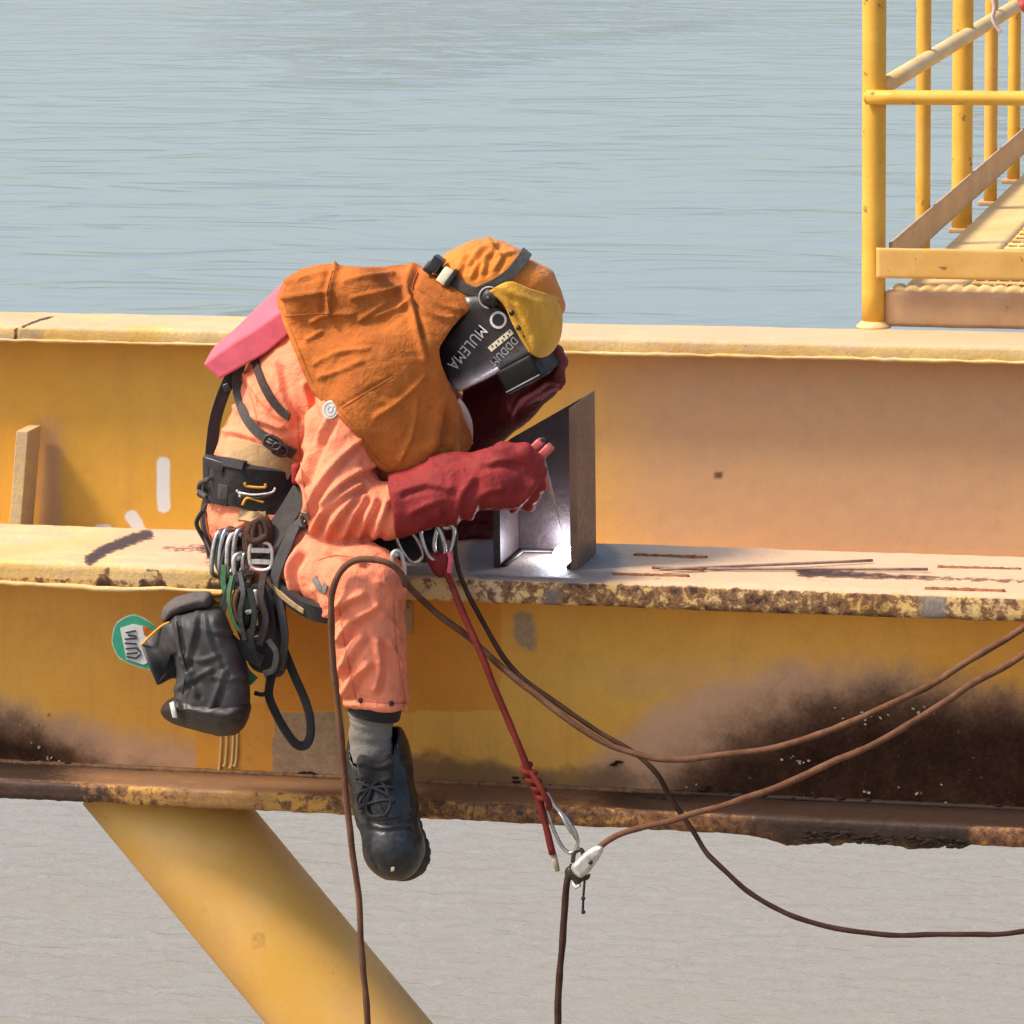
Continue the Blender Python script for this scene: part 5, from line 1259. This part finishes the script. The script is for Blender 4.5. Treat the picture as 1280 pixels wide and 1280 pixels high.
# bunch of carabiners on the hip
def oval(cx, cy, w, hgt, y, rot=0, yaw=0):
    out = []
    for k in range(12):
        a = 2*math.pi*k/12; x = math.copysign(abs(math.cos(a))**.7, math.cos(a))*w/2; z = math.copysign(abs(math.sin(a))**.8, math.sin(a))*hgt/2
        xr = x*math.cos(rot)-z*math.sin(rot); zr = x*math.sin(rot)+z*math.cos(rot)
        out.append(P(cx, cy, y)+Vector((xr*math.cos(yaw), xr*math.sin(yaw), zr)))
    return out
hb, fb_ = pillow([(268, 668), (284, 660), (306, 662), (316, 690), (314, 722), (296, 730), (276, 722), (266, 696)], -.035, .02, .02, .004)  # black backing added to darken the gaps between the carabiners
tag(obj('dark_backing', hb, fb_, 'nylon'), 'flat black backing added behind the bunch of carabiners at the hip', 'pouch')
for i, (cx, cy, w, hg, y, rot, yaw, m, lb) in enumerate((
    (276, 692, .045, .098, -.065, -.22, 1.0, 'steel', 'bright silver carabiner hanging at the hip, leftmost of the bunch'),
    (285, 690, .045, .100, -.075, -.20, 1.05, 'steel', 'bright silver carabiner at the hip, second from left in the bunch'),
    (294, 694, .045, .092, -.080, -.10, .95, 'alloy', 'dull alloy carabiner in the middle of the bunch at the hip'),
    (301, 690, .040, .098, -.085, -.12, 1.0, 'steel', 'bright silver carabiner at the hip beside the dark rope hank'),
    (310, 706, .026, .052, -.090, .0, .9, 'steel', 'small silver carabiner at the hip just left of the grey buckle'),
    (289, 700, .038, .094, -.088, -.30, .7, 'darksteel', 'dark steel carabiner tilted across the bright ones at the hip'),
    (302, 712, .034, .070, -.094, .15, .8, 'alloy', 'dull alloy carabiner lowest in the bunch at the hip'))):
    carabiner(oval(cx, cy, w, hg, y, rot, yaw), .0050, m, lb)
for i, (cx, cy, w, hg, y, rot, yaw, m, lb) in enumerate((
    (512, 682, .038, .075, -.055, .5, .3, 'steel', 'grey steel carabiner on the black pouch above the knee'),
    (541, 676, .042, .080, -.060, .3, .2, 'steel', 'thick grey carabiner joining the red rope to the harness, nearer one'),
    (555, 674, .040, .066, -.045, -.2, .5, 'steel', 'curved grey carabiner above the red rope, right of its twin'),
    (498, 706, .026, .060, -.120, .2, .8, 'alloy', 'small tarnished carabiner beside the knee holding the brown rope'))):
    carabiner(oval(cx, cy, w, hg, y, rot, yaw), .0046, m, lb)
v, f = obox_vf(P(557, 660, -.06), [(1, 0, 0), (0, 1, 0), (0, 0, 1)], (.016, .005, .014), .004)
# short brass-like chain links by the knee
def rope_hank():
    T = None
    for k in range(5):
        q = []
        for i in range(14):
            a = 2*math.pi*i/14; q.append(P(316+k*3.2, 676, -.095-.004*(k % 2))+Vector((math.cos(a)*.016, math.sin(a)*.010, math.sin(a)*.034+.003*k)))
        if T is None:
            V, F, U = tube_vf(q, .0072, 9, True); T = obj('rope_hank', V, F, 'rope_dark', None, uvs=U); tag(T, 'tight hank of dark brown rope hanging on the hip beside the carabiners', 'rope hank')
        else:
            V, F, U = tube_vf(q, .0072, 9, True); obj('coil', V, F, 'rope_dark', T, uvs=U)
    q = [P(310, 672, -.12), P(320, 677, -.124), P(334, 670, -.118)]; tube('binding', q, .008, 'rope_dark', T)
rope_hank()
def red_connector():
    Vp, Qp = pillow([(531, 688), (545, 690), (560, 688), (565, 700), (562, 716), (552, 722), (545, 720), (537, 708)], -.045, .020, .02, .003)
    o = obj('fabric_tie', Vp, Qp, 'glove'); tag(o, 'red webbing tie bunched at the top of the red rope', 'webbing tie')
    V, F, U = tube_vf(catmull([P(561, 690, -.065), P(563, 700, -.067), P(561, 716, -.065)], 4), .005, 8); obj('edge', V, F, 'pink', o)
red_connector()
def cluster():
    # descender with dark green side plate hanging in its webbing
    T = thing('descender', 'dark green and black rope descender hanging among straps below the hip', 'descender', P(318, 775, -.11))
    Vp, Qp = pillow([(292, 738), (300, 730), (314, 730), (318, 748), (316, 775), (306, 786), (294, 776), (290, 755)], -.115, .02, .02, .003); obj('side_plate', Vp, Qp, 'dgreen', T)
    v, f = obox_vf(P(308, 752, -.137), [(1, 0, .05), (0, 1, 0), (-.05, 0, 1)], (.012, .004, .028), .003); obj('cam_plate', v, f, 'dgreen', T)
    V, F, U = tube_vf(catmull([P(298, 738, -.138), P(294, 756, -.14), P(298, 778, -.14)], 5), .006, 8); obj('rope_pass', V, F, 'rope', T)
    V, F, U = tube_vf([P(308, 766, -.142), P(322, 762, -.142)], .005, 9); obj('pin', V, F, 'alloy', T)
    V, F, U = tube_vf(catmull([P(319, 737, -.135), P(321, 752, -.137), P(320, 764, -.137)], 4), .005, 8); obj('handle', V, F, 'alloy', T)
    def free_strap(name, pts, w, m, parent, th=.005):
        q = catmull([P(*p) for p in pts], 7); v, f = ribbon_vf(q, [Vector((0, -1, 0))]*len(q), w, th); return obj(name, v, f, m, parent, sharp=.6)
    G = thing('webbing_bundle', 'tangled black webbing straps with buckles hanging from the hip under the carabiners', 'straps', P(325, 850, -.1))
    free_strap('strap', [(312, 712, -.10), (296, 722, -.11), (284, 742, -.12), (277, 768, -.125), (284, 790, -.125), (298, 806, -.125)], .016, 'grey_web', G)
    free_strap('strap', [(296, 804, -.128), (312, 818, -.13), (328, 826, -.13)], .030, 'grey_web', G)
    free_strap('strap', [(318, 730, -.12), (330, 760, -.13), (334, 790, -.13), (330, 815, -.13)], .036, 'nylon', G, .01)
    free_strap('strap', [(304, 780, -.11), (312, 800, -.12), (326, 815, -.12), (340, 825, -.115)], .034, 'nylon', G, .012)
    free_strap('strap', [(338, 720, -.07), (344, 745, -.09), (345, 775, -.10), (346, 800, -.105)], .040, 'nylon', G, .014)
    Vp, Qp = pillow([(308, 790), (330, 780), (350, 786), (358, 806), (360, 830), (350, 846), (334, 842), (318, 838), (308, 822)], -.10, .03, .03, .004); obj('folded_webbing', Vp, Qp, 'nylon', G)
    free_strap('green_strap', [(280, 706, -.11), (279, 726, -.115), (282, 742, -.12)], .012, 'green', G); free_strap('green_strap', [(300, 824, -.115), (306, 840, -.118), (318, 852, -.116)], .022, 'green', G)
    for x, y, w, hg in ((321, 798, .018, .012), (329, 793, .006, .020), (323, 760, .020, .008), (312, 790, .010, .014)):
        v, f = obox_vf(P(x, y, -.145), [(1, 0, .3), (0, 1, 0), (-.3, 0, 1)], (w/2, .004, hg/2), .002); obj('buckle', v, f, 'darksteel', G)
    for k, (pts, w, m) in enumerate((([(300, 716, -.125), (304, 740, -.15), (300, 768, -.152), (306, 800, -.15)], .010, 'grey_web'), ([(330, 716, -.12), (326, 745, -.145), (332, 775, -.15), (324, 806, -.15)], .014, 'brown_web'), ([(344, 730, -.11), (352, 765, -.125), (356, 800, -.125), (350, 838, -.12)], .016, 'grey_web'),
        ([(290, 720, -.12), (286, 748, -.14), (293, 778, -.145), (304, 792, -.145)], .008, 'green'), ([(312, 735, -.15), (318, 768, -.158), (314, 800, -.158), (322, 828, -.15)], .012, 'nylon'), ([(335, 800, -.15), (345, 815, -.152), (342, 836, -.15), (330, 842, -.15)], .012, 'grey_web'))): free_strap('strap', pts, w, m, G)
    v, f = obox_vf(P(271, 752, -.11), [(1, 0, 0), (0, 1, 0), (0, 0, 1)], (.012, .004, .020), .002); obj('yellow_tag', v, f, 'yleather', G)
    for i in range(3):
        v, f = obox_vf(P(271, 744+i*8, -.115), [(1, 0, 0), (0, 1, 0), (0, 0, 1)], (.011, .003, .0025)); obj('tag_stitch', v, f, 'rope', G)
    # long dangling loop of black webbing
    q = [P(*p) for p in ((345, 790, -.09), (356, 815, -.10), (368, 845, -.105), (380, 872, -.105), (387, 895, -.105), (388, 918, -.105), (382, 931, -.105), (370, 930, -.107), (356, 912, -.11), (344, 890, -.11), (336, 868, -.11), (340, 842, -.105))]
    q = catmull(q, 6); v, f = ribbon_vf(q, [Vector((-.35, -1, .15))]*len(q), .020, .004)
    o = obj('webbing_loop', v, f, 'nylon'); tag(o, 'long loop of black webbing dangling lowest beside the bag', 'strap')
    q = catmull([P(*p) for p in ((333, 838, -.11), (336, 858, -.11), (330, 868, -.11), (318, 866, -.112))], 5); V, F, U = tube_vf(q, .005, 7); obj('cord_end', V, F, 'nylon', G)
cluster()

# ---- tool bag
def bag():
    T = thing('tool_bag', 'glossy black vinyl tool bag hanging from the belt in front of the girder', 'bag', P(258, 918, -.13))
    body_ = [(212, 776), (240, 764), (268, 760), (282, 770), (292, 795), (304, 825), (311, 855), (312, 880), (306, 902), (288, 918), (262, 914), (232, 906), (214, 895), (219, 868), (222, 840), (215, 810)]
    V, Q = pillow(body_, -.135, .075, .045, .0042)
    V = crumple(V, Q, .006, 11, 201, [[(222, 775), (226, 810), (238, 845)], [(248, 768), (240, 800), (232, 830)], [(222, 862), (240, 850), (262, 838)], [(255, 770), (262, 800), (275, 830)], [(280, 840), (270, 870), (262, 890)], [(236, 842), (245, 868)], [(244, 778), (262, 790), (288, 792)], [(228, 820), (250, 826), (270, 820)], [(262, 846), (285, 850), (304, 846)]], 3.5, .006)
    obj('bag_body', V, Q, 'vinyl', T)
    base = [(214, 874), (232, 868), (262, 868), (300, 872), (312, 880), (309, 900), (297, 916), (270, 919), (240, 910), (212, 901), (201, 891), (206, 880)]
    V, Q = pillow(base, -.135, .092, .06, .0042); V = crumple(V, Q, .006, 16, 211, [[(222, 880), (226, 895)]], 5, .006); obj('bag_base', V, Q, 'vinyl_dark', T)
    v, f = ribbon_vf(catmull([P(215, 878, -.215), P(217, 888, -.222), P(219, 897, -.22)], 4), [Vector((-.4, -1, .2))]*9, .012, .004); obj('painted_glint', v, f, 'labelgrey', T)  # pale strip painted on the bag's base as a glint
    rim = [(202, 772), (206, 758), (222, 747), (244, 741), (262, 741), (266, 752), (262, 763), (240, 766), (220, 772), (207, 779)]
    V, Q = pillow(rim, -.115, .06, .02, .0036); V = crumple(V, Q, .005, 22, 221); obj('bag_rim', V, Q, 'rimcloth', T)
    # open flap on the left, curling, its hollow's shade put in as a black shape
    n, m = 18, 14; V = []; F = []
    for i in range(n+1):
        t = i/n
        top = np.array([np.interp(t, [0, .45, 1], [220, 202, 177]), np.interp(t, [0, .45, 1], [777, 782, 806])])
        bot = np.array([np.interp(t, [0, .3, .6, 1], [222, 214, 207, 196]), np.interp(t, [0, .3, .6, 1], [816, 818, 838, 856])])
        for j in range(m+1):
            s = j/m; q = top*(1-s)+bot*s; y = -.175 + .03*t - .022*math.sin(t*6.5+s*1.5)*(.3+.7*t) - .012*math.sin(s*3.1)
            V.append(P(q[0], q[1], y))
    for i in range(n):
        for j in range(m): F.append([i*(m+1)+j, (i+1)*(m+1)+j, (i+1)*(m+1)+j+1, i*(m+1)+j+1])
    o = obj('bag_flap', V, F, 'vinyl', T); md = o.modifiers.new('thickness', 'SOLIDIFY'); md.thickness = .004
    V, Q = pillow([(208, 816), (222, 810), (224, 845), (214, 848), (196, 856), (202, 836)], -.12, .02, .012, .003); obj('flap_hollow_shade', V, Q, 'nylon', T)
    tube('flap_piping', [P(177, 806, -.150), P(190, 793, -.155), P(203, 782, -.165), P(212, 778, -.17)], .0028, 'yleather', T, seg=7)
    for pts in ([(221, 776), (225, 806), (232, 836), (238, 850)], [(234, 838), (230, 856), (228, 868)]):
        tube('seam', [P(x, y, -.205) for x, y in pts], .0022, 'nylon', T, seg=6)
bag()
def disc():
    c = P(168, 802, -.10)
    T = thing('round_label', 'green and white round tag with dark print sticking out left of the bag', 'label tag', P(165, 835, -.10))
    out = round_poly([(141, 796), (146, 780), (160, 771), (172, 771), (190, 782), (200, 800), (196, 826), (188, 836), (168, 831), (150, 822), (142, 808)], 5)
    def sheet(name, poly, y, m, th=.004):
        n = len(poly); V = [P(a, b, y) for a, b in poly]+[P(a, b, y)+Vector((0, th, 0)) for a, b in poly]
        F = [list(range(n))[::-1], list(range(n, 2*n))]+[[i, (i+1) % n, n+(i+1) % n, n+i] for i in range(n)]
        return obj(name, V, F, m, T, smooth=False)
    sheet('tag_disc', out, -.10, 'labelgreen', .006)
    sheet('tag_edge', [( (x-168)*1.04+168, (y-802)*1.04+802) for x, y in out], -.095, 'alloy', .004)
    sheet('print_panel', [(150, 785), (166, 780), (186, 784), (195, 800), (190, 825), (180, 831), (158, 824)], -.1015, 'labelgrey', .001)
    sheet('orange_print', [(178, 783), (184, 783), (192, 790), (190, 796), (180, 794)], -.1028, 'suede', .001)
    # dark characters printed sideways on the pale panel, reading  E I I P
    def bar(x0, y0, x1, y1, w=.0036):
        a, b = P(x0, y0, -.1032), P(x1, y1, -.1032); u = (b-a).normalized()
        v, f = obox_vf((a+b)/2, [u, Vector((0, 1, 0)), u.cross(Vector((0, 1, 0)))], ((b-a).length/2, .0006, w/2)); obj('print_stroke', v, f, 'blackplastic', T, smooth=False)
    for q in ((157, 791, 170, 788.5), (160, 794, 171, 795.5), (156, 799, 171, 798), (156, 804, 171, 805), (157, 811, 171, 810), (158, 817.5, 172, 816), (171, 810, 176, 816), (158, 821, 170, 823), (170, 823, 176, 818)): bar(*q)
disc()
